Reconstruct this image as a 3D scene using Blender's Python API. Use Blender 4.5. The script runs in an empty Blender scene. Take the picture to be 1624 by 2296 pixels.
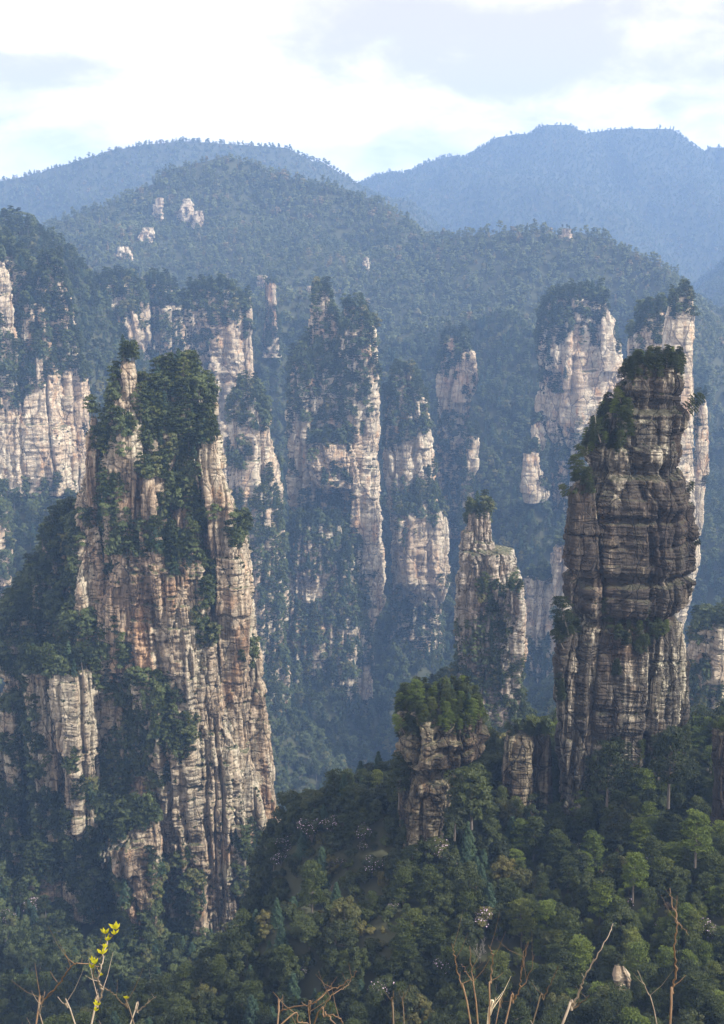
import bpy, math, random
import numpy as np
R = math.radians
random.seed(7)
rng = np.random.default_rng(7)

# ------------------------------------------------------------------ camera, sky, sun, exposure
scene = bpy.context.scene
col = scene.collection
PITCH = R(13.2)
VFOV = R(46.0)
cam_d = bpy.data.cameras.new('camera')
cam = bpy.data.objects.new('camera', cam_d)
col.objects.link(cam)
cam.location = (0, 0, 0)
cam.rotation_euler = (R(90) - PITCH, 0, 0)
cam_d.sensor_fit = 'VERTICAL'
cam_d.sensor_height = 36.0
cam_d.lens = 18.0 / math.tan(VFOV / 2)
cam_d.clip_start = 0.05
cam_d.clip_end = 20000
scene.camera = cam

SUN_EL, SUN_AZ = R(40), R(112)          # azimuth clockwise from +Y (the view direction): from the right
world = bpy.data.worlds.new('World')
scene.world = world
world.use_nodes = True
wt = world.node_tree
for n in list(wt.nodes):
    wt.nodes.remove(n)


class NT:
    """small helper round a node tree"""
    def __init__(s, t):
        s.t = t
    def n(s, kind, **kw):
        nd = s.t.nodes.new(kind)
        for k, v in kw.items():
            if k.startswith('i_'):
                key = k[2:].replace('_', ' ')
                nd.inputs[key].default_value = v
            else:
                setattr(nd, k, v)
        return nd
    def l(s, a, b):
        s.t.links.new(a, b)
    def math(s, op, a, b=None, clamp=False):
        nd = s.t.nodes.new('ShaderNodeMath')
        nd.operation = op
        nd.use_clamp = clamp
        for i, v in enumerate((a, b)):
            if v is None:
                continue
            if isinstance(v, (int, float)):
                nd.inputs[i].default_value = v
            else:
                s.l(v, nd.inputs[i])
        return nd.outputs[0]
    def mix(s, f, a, b):
        nd = s.t.nodes.new('ShaderNodeMix')
        nd.data_type = 'RGBA'
        for sock, v in ((nd.inputs[0], f), (nd.inputs[6], a), (nd.inputs[7], b)):
            if isinstance(v, (int, float)):
                sock.default_value = v
            elif isinstance(v, tuple):
                sock.default_value = (*v, 1)
            else:
                s.l(v, sock)
        return nd.outputs[2]
    def noise(s, vec, scale, detail=4, rough=0.55, dist=0.0):
        nd = s.n('ShaderNodeTexNoise')
        nd.inputs['Scale'].default_value = scale
        nd.inputs['Detail'].default_value = detail
        nd.inputs['Roughness'].default_value = rough
        nd.inputs['Distortion'].default_value = dist
        s.l(vec, nd.inputs['Vector'])
        return nd.outputs['Fac']
    def ramp(s, f, lo, hi):
        nd = s.n('ShaderNodeMapRange')
        nd.interpolation_type = 'SMOOTHSTEP'
        nd.inputs['From Min'].default_value = lo
        nd.inputs['From Max'].default_value = hi
        s.l(f, nd.inputs['Value'])
        return nd.outputs['Result']
    def scale(s, vec, xyz, off=(0, 0, 0)):
        nd = s.n('ShaderNodeMapping')
        nd.inputs['Scale'].default_value = xyz
        nd.inputs['Location'].default_value = off
        s.l(vec, nd.inputs['Vector'])
        return nd.outputs[0]


w = NT(wt)
SKY_HI, SKY_LO = (0.90, 0.79, 0.72), (0.385, 0.335, 0.33)
geo = w.n('ShaderNodeTexCoord').outputs['Generated']
sky = w.n('ShaderNodeTexSky', sky_type='NISHITA', sun_disc=False)
sky.sun_elevation = SUN_EL
sky.sun_rotation = SUN_AZ
sky.altitude = 1000
skyc = w.n('ShaderNodeVectorMath', operation='SCALE')
w.l(sky.outputs[0], skyc.inputs[0])
skyc.inputs['Scale'].default_value = 0.10
sep = w.n('ShaderNodeSeparateXYZ')
w.l(geo, sep.inputs[0])
zz = w.math('ADD', w.math('MAXIMUM', sep.outputs[2], 0.0), 0.42)
cmb = w.n('ShaderNodeCombineXYZ')
w.l(w.math('DIVIDE', sep.outputs[0], zz), cmb.inputs[0])
w.l(w.math('DIVIDE', sep.outputs[1], zz), cmb.inputs[1])
cvec = cmb.outputs[0]
c1 = w.noise(w.scale(cvec, (1.0, 0.9, 1), (3.1, 1.7, 0)), 3.0, 8, 0.58, 0.4)
c2 = w.noise(w.scale(cvec, (0.8, 1.0, 1), (9.3, 4.2, 0)), 7.0, 7, 0.6, 0.4)
banks = 0.0
for (bx, bz, rx, rz, amt) in ((0.20, 0.135, 0.22, 0.05, 0.24), (0.02, 0.155, 0.12, 0.03, 0.12), (-0.27, 0.11, 0.10, 0.04, 0.15), (-0.24, 0.21, 0.12, 0.03, 0.09)):
    ex = w.math('POWER', w.math('DIVIDE', w.math('SUBTRACT', sep.outputs[0], bx), rx), 2.0)
    ez = w.math('POWER', w.math('DIVIDE', w.math('SUBTRACT', sep.outputs[2], bz), rz), 2.0)
    g_ = w.math('MULTIPLY', w.math('EXPONENT', w.math('MULTIPLY', w.math('ADD', ex, ez), -1.0)), amt)
    banks = w.math('ADD', g_, banks)
shade = w.ramp(w.math('ADD', w.math('ADD', w.math('MULTIPLY', c1, 0.55), w.math('MULTIPLY', c2, 0.45)), banks), 0.43, 0.72)
cloud = w.mix(shade, SKY_HI, SKY_LO)
cover = w.ramp(c2, 0.2, 0.42)
cover = w.math('ADD', w.math('MULTIPLY', cover, 0.25), 0.75)
full = w.mix(cover, skyc.outputs[0], cloud)
bg = w.n('ShaderNodeBackground')
bg.inputs['Strength'].default_value = 1.0
glow = w.math('ADD', w.math('MULTIPLY', w.math('EXPONENT', w.math('MULTIPLY', w.math('MAXIMUM', sep.outputs[2], 0.0), -7.0)), 0.9), 1.0)
w.l(glow, bg.inputs['Strength'])
w.l(full, bg.inputs['Color'])
w.l(bg.outputs[0], w.n('ShaderNodeOutputWorld').inputs['Surface'])

sun_d = bpy.data.lights.new('sun', 'SUN')
sun_d.energy = 4.4
sun_d.angle = R(2.0)
sun_d.color = (1.0, 0.93, 0.82)
sun = bpy.data.objects.new('sun', sun_d)
col.objects.link(sun)
sun.location = (300, 0, 400)
sun.rotation_euler = (R(90) - SUN_EL, 0, math.pi - SUN_AZ)   # local +Z towards the sun
scene.view_settings.view_transform = 'Standard'
scene.view_settings.look = 'None'
scene.view_settings.exposure = 1.12
scene.view_settings.gamma = 1.0
scene.cycles.use_denoising = True
scene.cycles.max_bounces = 5
scene.cycles.diffuse_bounces = 2
scene.cycles.glossy_bounces = 1
scene.cycles.transmission_bounces = 2
scene.cycles.transparent_max_bounces = 4
scene.cycles.volume_bounces = 0
scene.cycles.caustics_reflective = False
scene.cycles.caustics_refractive = False

# ------------------------------------------------------------------ picture-to-place helpers (plan units: 1624 wide)
FD = 1148.0 / math.tan(VFOV / 2)
CP, SP = math.cos(PITCH), math.sin(PITCH)


def D(x, y, Y):
    """the point at depth Y seen at plan position (x, y)"""
    a = (x - 812.0) / FD
    b = (1148.0 - y) / FD
    dy = CP + b * SP
    dz = -SP + b * CP
    return np.array([a / dy * Y, Y, dz / dy * Y])


def project(P):
    P = np.asarray(P)
    zc = P[:, 1] * CP - P[:, 2] * SP
    yc = P[:, 1] * SP + P[:, 2] * CP
    zc = np.maximum(zc, 0.01)
    return 812 + FD * P[:, 0] / zc, 1148 - FD * yc / zc, zc


# ------------------------------------------------------------------ noise
def h3(ix, iy, iz, seed=0):
    with np.errstate(over='ignore'):
        n = (ix.astype(np.int64) * 374761393 + iy.astype(np.int64) * 668265263 + iz.astype(np.int64) * 2147483647 + seed * 974634777) & 0xFFFFFFFF
        n = ((n ^ (n >> 13)) * 1274126177) & 0xFFFFFFFF
        n = ((n ^ (n >> 15)) * 2246822519) & 0xFFFFFFFF
        n = n ^ (n >> 16)
    return (n & 0xFFFFFF) / float(0x1000000)


def vnoise(x, y, z, seed=0):
    ix, iy, iz = np.floor(x), np.floor(y), np.floor(z)
    fx, fy, fz = x - ix, y - iy, z - iz
    fx, fy, fz = (f * f * (3 - 2 * f) for f in (fx, fy, fz))
    r = 0
    for a in (0, 1):
        for b in (0, 1):
            for c in (0, 1):
                r = r + h3(ix + a, iy + b, iz + c, seed) * (fx if a else 1 - fx) * (fy if b else 1 - fy) * (fz if c else 1 - fz)
    return r * 2 - 1


def fbm(x, y, z, octs=4, seed=0, gain=0.5):
    r, a, f = 0, 1.0, 1.0
    for o in range(octs):
        r = r + a * vnoise(x * f, y * f, z * f, seed + o * 17)
        a *= gain
        f *= 2.03
    return r


def cell1(t, seed=0):
    k = np.floor(t)
    z = np.zeros_like(k)
    b0 = k + 0.75 * h3(k, z, z, seed)
    bm = k - 1 + 0.75 * h3(k - 1, z, z, seed)
    b1 = k + 1 + 0.75 * h3(k + 1, z, z, seed)
    idx = np.where(t < b0, k - 1, k)
    d = np.minimum(np.minimum(np.abs(t - b0), np.abs(t - b1)), np.abs(t - bm))
    return idx, d


def rock_disp(x, y, z, seed, s=1.0, amp=1.0, rough=1.0):
    """outward offset of jointed, bedded sandstone at a point (s: size of its blocks)"""
    wx = fbm(x / 14, y / 14, z / 22, 2, seed + 1)
    wz = fbm(x / 16, y / 16, z / 9, 2, seed + 2)
    wy = fbm(x / 14 + 9, y / 14, z / 22, 2, seed + 3)
    a = 0.35 + (seed % 7) * 0.11
    u = (x + 1.6 * wx) * math.cos(a) + (y + 1.6 * wy) * math.sin(a)
    v = -(x + 1.6 * wx) * math.sin(a) + (y + 1.6 * wy) * math.cos(a)
    ww = z + 0.07 * x + 0.9 * wz
    out = 0
    for (cw, ch, A, G, gw, sd) in ((12 * s, 30 * s, 4.2, 3.0, 0.05, 5), (5.2 * s, 9 * s, 2.3, 1.1, 0.07, 6), (2.2 * s, 3.0 * s, 0.8, 0.5, 0.10, 7)):
        iu, du = cell1(u / cw, seed + sd)
        iv, dv = cell1(v / cw, seed + sd + 30)
        zz_ = ww / ch + 3.1 * h3(iu, iv, iu * 0, seed + sd + 60)
        iw, dw = cell1(zz_, seed + sd + 90)
        hv = h3(iu, iv, iw, seed + sd + 120) - 0.5
        hc = h3(iu, iv, iu * 0, seed + sd + 150) - 0.5
        out = out + A * (0.75 * hv + 0.65 * hc)
        out = out - G * (1.2 * np.exp(-(du / gw) ** 2) + 0.8 * np.exp(-(dv / gw) ** 2) + 0.35 * np.exp(-(dw * ch / cw / gw) ** 2))
    iz_, dz_ = cell1(ww / 2.9 + 5, seed + 200)
    o = np.zeros_like(iz_)
    hb = h3(iz_, o, o, seed + 201)
    bm = np.clip(0.55 + 0.9 * vnoise(x / 17, y / 17, z / 13, seed + 300), 0.12, 1.3)
    out = out + bm * (0.9 * (hb - 0.5) - 0.5 * np.exp(-(dz_ / 0.09) ** 2))
    ifl, dfl = cell1(u / 3.3 + 0.3 * wx, seed + 310)
    out = out + 0.9 * (h3(ifl, ifl * 0, np.floor(ww / 26.0), seed + 311) - 0.5) - 0.5 * np.exp(-(dfl / 0.1) ** 2)
    iz_, dz_ = cell1(ww / 0.95 + 5 + 0.2 * wx, seed + 210)
    lane = np.floor(u / 4.0 + 0.2 * iz_)
    out = out + 0.36 * bm * rough * (h3(iz_, lane, o, seed + 211) - 0.5) - 0.16 * rough * np.exp(-(dz_ / 0.14) ** 2)
    out = out + 0.28 * rough * fbm(x / 3, y / 3, z / 1.6, 5, seed + 220)
    return out * amp


# ------------------------------------------------------------------ mesh helpers
def mesh_of(name, V, F, mats=(), smooth=False, fm=None):
    V = np.ascontiguousarray(V, dtype=np.float32)
    F = np.ascontiguousarray(F, dtype=np.int32)
    me = bpy.data.meshes.new(name)
    k = F.shape[1]
    me.vertices.add(len(V))
    me.vertices.foreach_set('co', V.ravel())
    me.loops.add(F.size)
    me.loops.foreach_set('vertex_index', F.ravel())
    me.polygons.add(len(F))
    me.polygons.foreach_set('loop_start', np.arange(0, F.size, k, dtype=np.int32))
    me.polygons.foreach_set('loop_total', np.full(len(F), k, dtype=np.int32))
    if smooth:
        me.polygons.foreach_set('use_smooth', np.ones(len(F), dtype=bool))
    for m in mats:
        me.materials.append(m)
    if fm is not None:
        me.polygons.foreach_set('material_index', np.ascontiguousarray(fm, dtype=np.int32))
    me.update(calc_edges=True)
    me.validate()
    return me


def link(name, me, parent=None, loc=(0, 0, 0)):
    o = bpy.data.objects.new(name, me)
    col.objects.link(o)
    o.location = loc
    if parent is not None:
        o.parent = parent
    return o


def tag(o, label=None, cat=None, group=None, kind=None):
    if label:
        o['label'] = label
    if cat:
        o['category'] = cat
    if group:
        o['group'] = group
    if kind:
        o['kind'] = kind
    return o


class Geo:
    """collects quads"""
    def __init__(s):
        s.v, s.f, s.n = [], [], 0
    def add(s, V, F):
        s.v.append(np.asarray(V, dtype=np.float64))
        s.f.append(np.asarray(F) + s.n)
        s.n += len(V)
    def tube(s, pts, rad, sides=5):
        pts = np.asarray(pts, float)
        rad = np.asarray(rad, float) * np.ones(len(pts))
        n = len(pts)
        tan = np.gradient(pts, axis=0)
        tan /= np.linalg.norm(tan, axis=1)[:, None] + 1e-9
        ref = np.array([0.31, 0.95, 0.1]) if abs(tan[0][1]) < 0.8 else np.array([1.0, 0.1, 0.2])
        A = np.cross(tan, ref)
        A /= np.linalg.norm(A, axis=1)[:, None]
        B = np.cross(tan, A)
        th = np.linspace(0, 2 * np.pi, sides, endpoint=False)
        V = (pts[:, None] + rad[:, None, None] * (np.cos(th)[None, :, None] * A[:, None] + np.sin(th)[None, :, None] * B[:, None])).reshape(-1, 3)
        F = []
        for i in range(n - 1):
            for j in range(sides):
                k = (j + 1) % sides
                F.append((i * sides + j, i * sides + k, (i + 1) * sides + k, (i + 1) * sides + j))
        s.add(V, F)
    def leaves(s, C, N, size, aspect=0.6):
        """one quad per centre C facing N"""
        m = len(C)
        r = rng.normal(size=(m, 3))
        T = np.cross(N, r)
        T /= np.linalg.norm(T, axis=1)[:, None] + 1e-9
        Bn = np.cross(N, T)
        Bn /= np.linalg.norm(Bn, axis=1)[:, None] + 1e-9
        sz = (size * rng.uniform(0.6, 1.35, m))[:, None]
        T = T * sz
        Bn = Bn * sz * aspect
        V = np.stack([C - T, C - Bn * 0.9, C + T, C + Bn], 1).reshape(-1, 3)
        s.add(V, np.arange(4 * m).reshape(m, 4))
    def arrays(s):
        return np.concatenate(s.v), np.concatenate(s.f)


# ------------------------------------------------------------------ materials
def new_mat(name):
    m = bpy.data.materials.new(name)
    m.use_nodes = True
    t = m.node_tree
    for n in list(t.nodes):
        t.nodes.remove(n)
    k = NT(t)
    out = k.n('ShaderNodeOutputMaterial')
    return m, k, out


def rock_material(name, base, pale, warm, dark, dark_amt, warm_amt, bump=0.6, s=1.0, moss=0.8, cs=1.0):
    m, k, out = new_mat(name)
    P = k.n('ShaderNodeNewGeometry').outputs['Position']
    big = k.noise(k.scale(P, (0.03, 0.03, 0.018)), 1.0, 4, 0.6)
    mid = k.noise(k.scale(P, (0.12, 0.12, 0.05)), 1.0, 5, 0.65, 0.4)
    streak = k.noise(k.scale(P, (0.42, 0.42, 0.028)), 1.0, 5, 0.68, 0.15)
    streak2 = k.noise(k.scale(P, (1.1, 1.1, 0.05), (5, 3, 2)), 1.0, 3, 0.6, 0.1)
    bands = k.noise(k.scale(P, (0.035, 0.035, 0.75)), 1.0, 5, 0.7, 0.25)
    fine = k.noise(P, 1.4, 6, 0.7)
    c = k.mix(k.ramp(mid, 0.35, 0.66), base, pale)
    c = k.mix(k.math('MULTIPLY', k.ramp(big, 0.46, 0.62), warm_amt), c, warm)
    orange = k.math('MULTIPLY', k.ramp(k.noise(k.scale(P, (0.09, 0.09, 0.035), (8, 1, 4)), 1.0, 4, 0.6, 0.3), 0.54, 0.68), warm_amt)
    c = k.mix(orange, c, (warm[0] * 1.05, warm[1] * 0.8, warm[2] * 0.58))
    c = k.mix(k.math('MULTIPLY', k.ramp(bands, 0.54, 0.70), 0.25), c, (dark[0] * 2.2, dark[1] * 2.2, dark[2] * 2.2))
    lich = k.ramp(k.noise(k.scale(P, (0.2, 0.2, 0.1), (2, 7, 1)), 1.0, 6, 0.7), 0.56, 0.66)
    c = k.mix(k.math('MULTIPLY', lich, 0.35), c, (pale[0] * 0.92, pale[1] * 1.0, pale[2] * 0.86))
    lo = 0.60 - 0.22 * dark_amt
    st = k.math('MULTIPLY', k.ramp(k.math('ADD', k.math('MULTIPLY', streak, 0.6), k.math('MULTIPLY', big, 0.4)), lo, lo + 0.10), 0.35 + 0.6 * dark_amt)
    c = k.mix(st, c, dark)
    st2 = k.math('MULTIPLY', k.ramp(streak2, 0.56, 0.66), 0.30 + 0.3 * dark_amt)
    c = k.mix(st2, c, (dark[0] * 1.6, dark[1] * 1.5, dark[2] * 1.4))
    c = k.mix(k.math('MULTIPLY', k.ramp(fine, 0.48, 0.75), 0.3), c, (dark[0] * 2, dark[1] * 2, dark[2] * 2))
    wv = k.n('ShaderNodeVectorMath', operation='ADD')
    wn = k.n('ShaderNodeTexNoise')
    wn.inputs['Scale'].default_value = 0.16
    wn.inputs['Detail'].default_value = 3
    k.l(P, wn.inputs['Vector'])
    wsc = k.n('ShaderNodeVectorMath', operation='SCALE')
    wsc.inputs['Scale'].default_value = 3.0
    k.l(wn.outputs['Color'], wsc.inputs[0])
    k.l(P, wv.inputs[0])
    k.l(wsc.outputs[0], wv.inputs[1])
    PW = wv.outputs[0]
    cracks = []
    for (sx, sz, wd, seed) in ((0.15, 0.04, 0.030, 0), (0.42, 0.22, 0.05, 4)):
        vo = k.n('ShaderNodeTexVoronoi', feature='DISTANCE_TO_EDGE')
        vo.inputs['Scale'].default_value = 1.0
        k.l(k.scale(PW, (sx / cs, sx / cs, sz / cs), (seed, seed * 2, seed)), vo.inputs['Vector'])
        cracks.append(k.ramp(vo.outputs['Distance'], 0.0, wd * (1.5 if cs > 1 else 1)))
    sp = k.n('ShaderNodeSeparateXYZ')
    k.l(PW, sp.inputs[0])
    zl = k.math('ADD', k.math('MULTIPLY', sp.outputs[2], 0.27 / cs), k.math('MULTIPLY', k.noise(k.scale(P, (0.05, 0.05, 0.3)), 1.0, 3, 0.6), 4.0))
    line = k.ramp(k.math('ABSOLUTE', k.math('SUBTRACT', k.math('FRACT', zl), 0.5)), 0.0, 0.13)
    line = k.math('MAXIMUM', line, k.ramp(k.noise(k.scale(P, (0.12, 0.12, 0.5), (3, 3, 3)), 1.0, 3, 0.6), 0.44, 0.52))
    crk = k.math('MULTIPLY', k.math('MULTIPLY', cracks[0], k.math('ADD', k.math('MULTIPLY', cracks[1], 0.5), 0.5)), line)
    c = k.mix(k.math('MULTIPLY', k.math('SUBTRACT', 1.0, crk), 0.72), c, dark)
    # moss and low plants on the ledges
    nz = k.n('ShaderNodeSeparateXYZ')
    k.l(k.n('ShaderNodeNewGeometry').outputs['Normal'], nz.inputs[0])
    mossf = k.math('MULTIPLY', k.ramp(k.math('ADD', nz.outputs[2], k.math('MULTIPLY', mid, 0.4)), 0.72, 0.95), moss)
    c = k.mix(mossf, c, (0.055, 0.065, 0.03))
    b = k.n('ShaderNodeBsdfPrincipled')
    k.l(c, b.inputs['Base Color'])
    b.inputs['Roughness'].default_value = 0.92
    b.inputs['Specular IOR Level'].default_value = 0.15
    hgt = k.math('ADD', k.math('ADD', k.math('MULTIPLY', fine, 0.7), k.math('MULTIPLY', bands, 1.6)), k.math('ADD', k.math('MULTIPLY', streak2, 0.4), k.math('MULTIPLY', crk, 0.9)))
    bp = k.n('ShaderNodeBump')
    bp.inputs['Strength'].default_value = bump
    bp.inputs['Distance'].default_value = 0.9 * s
    k.l(hgt, bp.inputs['Height'])
    k.l(bp.outputs[0], b.inputs['Normal'])
    k.l(b.outputs[0], out.inputs['Surface'])
    return m


M_ROCK_WARM = rock_material('warm_sandstone', (0.31, 0.245, 0.175), (0.48, 0.43, 0.33), (0.40, 0.27, 0.175), (0.02, 0.017, 0.015), 0.55, 0.55)
M_ROCK_PALE = rock_material('pale_sandstone', (0.40, 0.325, 0.235), (0.60, 0.53, 0.40), (0.46, 0.325, 0.21), (0.08, 0.065, 0.055), 0.24, 0.6, 0.8, cs=1.7)
M_ROCK_GREY = rock_material('grey_sandstone', (0.30, 0.26, 0.21), (0.50, 0.46, 0.38), (0.36, 0.26, 0.19), (0.03, 0.026, 0.025), 0.5, 0.4, 0.8)
M_ROCK_BROWN = rock_material('brown_sandstone', (0.16, 0.13, 0.09), (0.30, 0.26, 0.18), (0.22, 0.14, 0.09), (0.012, 0.010, 0.010), 0.8, 0.5, 0.8, 1.0, 0.3)
M_ROCK_DARK = rock_material('dark_stained_sandstone', (0.25, 0.22, 0.175), (0.50, 0.46, 0.36), (0.26, 0.18, 0.13), (0.013, 0.011, 0.012), 0.85, 0.45, 0.8, 1.0, 0.3)


def leaf_material(name, c1, c2, c3, trans=0.25, world_patch=True):
    m, k, out = new_mat(name)
    oi = k.n('ShaderNodeObjectInfo')
    P = k.n('ShaderNodeNewGeometry').outputs['Position']
    patch = k.noise(k.scale(P, (0.012, 0.012, 0.012)), 1.0, 3, 0.6)
    clump = k.noise(P, 0.55, 2, 0.5)
    f = k.math('ADD', k.math('MULTIPLY', oi.outputs['Random'], 0.6), k.math('MULTIPLY', k.ramp(patch, 0.3, 0.7), 0.5))
    c = k.mix(k.ramp(f, 0.15, 0.85), c1, c2)
    c = k.mix(k.ramp(k.math('MULTIPLY', k.math('FRACT', k.math('MULTIPLY', oi.outputs['Random'], 7.31)), k.math('ADD', patch, 0.45)), 0.80, 1.0), c, c3)
    c = k.mix(k.math('MULTIPLY', k.ramp(clump, 0.3, 0.7), 0.45), c, (c2[0] * 1.25, c2[1] * 1.25, c2[2] * 1.1))
    b = k.n('ShaderNodeBsdfPrincipled')
    k.l(c, b.inputs['Base Color'])
    b.inputs['Roughness'].default_value = 0.6
    b.inputs['Specular IOR Level'].default_value = 0.25
    tr = k.n('ShaderNodeBsdfTranslucent')
    k.l(c, tr.inputs['Color'])
    ms = k.n('ShaderNodeMixShader')
    ms.inputs[0].default_value = trans
    k.l(b.outputs[0], ms.inputs[1])
    k.l(tr.outputs[0], ms.inputs[2])
    k.l(ms.outputs[0], out.inputs['Surface'])
    return m


def plain_material(name, ca, cb, scale=2.0, rough=0.8):
    m, k, out = new_mat(name)
    P = k.n('ShaderNodeNewGeometry').outputs['Position']
    c = k.mix(k.noise(P, scale, 4, 0.6), ca, cb)
    b = k.n('ShaderNodeBsdfPrincipled')
    k.l(c, b.inputs['Base Color'])
    b.inputs['Roughness'].default_value = rough
    b.inputs['Specular IOR Level'].default_value = 0.3
    k.l(b.outputs[0], out.inputs['Surface'])
    return m


M_LEAF = leaf_material('broad_leaves', (0.008, 0.013, 0.004), (0.038, 0.050, 0.012), (0.12, 0.105, 0.03))  # dark leaf; its tone spread also paints in crown shadow and highlight
M_VALLEY = leaf_material('sunlit_valley_leaves', (0.032, 0.046, 0.018), (0.080, 0.102, 0.034), (0.15, 0.13, 0.045))  # paler leaf, with sunlight on the valley woods put into the colour
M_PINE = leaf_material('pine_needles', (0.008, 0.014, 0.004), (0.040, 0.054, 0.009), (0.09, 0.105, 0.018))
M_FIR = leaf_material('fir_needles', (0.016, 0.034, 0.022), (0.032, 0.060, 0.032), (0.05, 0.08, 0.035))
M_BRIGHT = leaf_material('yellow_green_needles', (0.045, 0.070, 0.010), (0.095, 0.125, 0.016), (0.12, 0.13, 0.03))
M_FAR = leaf_material('sunlit_mountain_leaves', (0.045, 0.060, 0.028), (0.115, 0.135, 0.055), (0.20, 0.14, 0.08))  # brightened and yellowed: sun on the far slopes painted into the leaves
M_DRY = leaf_material('budding_brown_leaves', (0.10, 0.075, 0.05), (0.15, 0.12, 0.07), (0.18, 0.13, 0.08))
M_BLOSSOM = plain_material('pale_pink_petals', (0.34, 0.25, 0.34), (0.52, 0.43, 0.52), 3.0)
M_BARK = plain_material('bark', (0.07, 0.055, 0.045), (0.16, 0.14, 0.12), 3.0)
M_GREYBARK = plain_material('pale_grey_bark', (0.22, 0.20, 0.18), (0.36, 0.33, 0.29), 3.0)
M_GROUND = plain_material('forest_floor', (0.025, 0.03, 0.017), (0.06, 0.062, 0.03), 0.15, 0.95)
M_MEADOW = None

# ------------------------------------------------------------------ rock pillars
GS = 1.45         # how much deeper the far group lies than first surveyed
VEG = []          # (points, normals, density class) gathered for the trees


def in_poly(px, py, poly):
    poly = np.asarray(poly, float)
    inside = np.zeros(len(px), bool)
    j = len(poly) - 1
    for i in range(len(poly)):
        xi, yi = poly[i]
        xj, yj = poly[j]
        c = ((yi > py) != (yj > py)) & (px < (xj - xi) * (py - yi) / (yj - yi + 1e-9) + xi)
        inside ^= c
        j = i
    return inside


def column(prof, Y, ratio, res, seed, s=1.0, amp=1.0, notches=(), power=3.2, cap=3.0, maxb=40.0, rough=1.0, flat=None):
    """one jointed rock shaft whose outline follows prof = [(y, xl, xr)] at depth Y"""
    prof = sorted(prof)
    Z, XL, XR = [], [], []
    for (y, xl, xr) in prof:
        a, b = D(xl, y, Y), D(xr, y, Y)
        Z.append(a[2]); XL.append(a[0]); XR.append(b[0])
    Z, XL, XR = np.array(Z)[::-1], np.array(XL)[::-1], np.array(XR)[::-1]
    zt, zb = Z[-1], Z[0]
    nz = max(8, int((zt - zb) / (res * 0.8)))
    z = np.linspace(zb, zt, nz)
    xl, xr = np.interp(z, Z, XL), np.interp(z, Z, XR)
    a = np.maximum((xr - xl) / 2, 0.8)
    # cap rows
    kc = 7
    tt = np.linspace(0, 1, kc + 1)[1:]
    z = np.concatenate([z, zt + cap * np.sin(tt * np.pi / 2)])
    cx = (xl + xr) / 2
    cx = np.concatenate([cx, np.full(kc, cx[-1])])
    a = np.concatenate([a, a[-1] * np.sqrt(np.maximum(1 - tt ** 2, 0.0004))])
    fade = np.concatenate([np.ones(nz), np.cos(tt * np.pi / 2)])
    b = np.minimum(a * ratio, maxb)
    wmax = a.max()
    nf = max(16, int(2.6 * wmax / res))
    nb = max(8, nf // 5)
    th = np.concatenate([np.linspace(-np.pi - 0.25, 0.25, nf, endpoint=False), np.linspace(0.25, np.pi - 0.25, nb, endpoint=False)])
    c, sn = np.cos(th), np.sin(th)
    e = 2.0 / power
    ux = np.sign(c) * np.abs(c) ** e
    uy = np.sign(sn) * np.abs(sn) ** e
    X = cx[:, None] + a[:, None] * ux[None]
    Yy = (Y + 0 * cx)[:, None] + b[:, None] * uy[None]
    Zz = np.repeat(z[:, None], len(th), 1)
    nx, ny = c[None] / np.maximum(a, 2)[:, None], sn[None] / np.maximum(b, 2)[:, None]
    ln = np.sqrt(nx ** 2 + ny ** 2)
    nx, ny = nx / ln, ny / ln
    d = rock_disp(X.ravel(), Yy.ravel(), Zz.ravel(), seed, s, amp, rough).reshape(X.shape)
    d = d - d[:, :nf].mean() - 0.25 * d[:, :nf].std()
    lim = np.minimum(1.0, a / (6.5 * s))[:, None]
    for (yn, dep, thk) in notches:
        zn = D(812, yn, Y)[2]
        wob = 0.8 * fbm(X / 9, Yy / 9, Zz * 0, 3, seed + 9)
        q = (Zz - zn + wob) / thk
        d = d - dep * np.exp(-np.maximum(-q, q * 0.45) ** 2 * 1.0)
    d = d * lim * (0.35 + 0.65 * fade[:, None])
    X = X + nx * d
    Yy = Yy + ny * d
    Zz = Zz + (1 - fade[:, None]) * 1.2 * fbm(X / 3, Yy / 3, 0 * X, 3, seed + 4)
    V = np.stack([X, Yy, Zz], -1).reshape(-1, 3)
    m, n = X.shape
    i = np.arange(m - 1)[:, None]
    j = np.arange(n)[None]
    k = (j + 1) % n
    F = np.stack([i * n + j + 0 * k, i * n + k, (i + 1) * n + k, (i + 1) * n + j], -1).reshape(-1, 4)
    capf = np.zeros(V.shape[0] - n - (0), bool)
    capf = np.repeat(np.arange(m - 1) >= nz - 1, n)
    return V, F, capf


def face_info(V, F):
    A, B, C_, Dd = V[F[:, 0]], V[F[:, 1]], V[F[:, 2]], V[F[:, 3]]
    c = (A + B + C_ + Dd) / 4
    n = np.cross(C_ - A, Dd - B)
    n /= np.linalg.norm(n, axis=1)[:, None] + 1e-9
    return c, n


def thin(P, cell, seed=0):
    """keep at most one point per cube of the given size"""
    order = np.random.default_rng(seed).permutation(len(P))
    q = np.floor(P[order] / cell + np.random.default_rng(seed + 1).random(3)).astype(np.int64)
    key = q[:, 0] * 73856093 ^ q[:, 1] * 19349663 ^ q[:, 2] * 83492791
    _, first = np.unique(key, return_index=True)
    return order[first]


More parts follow.
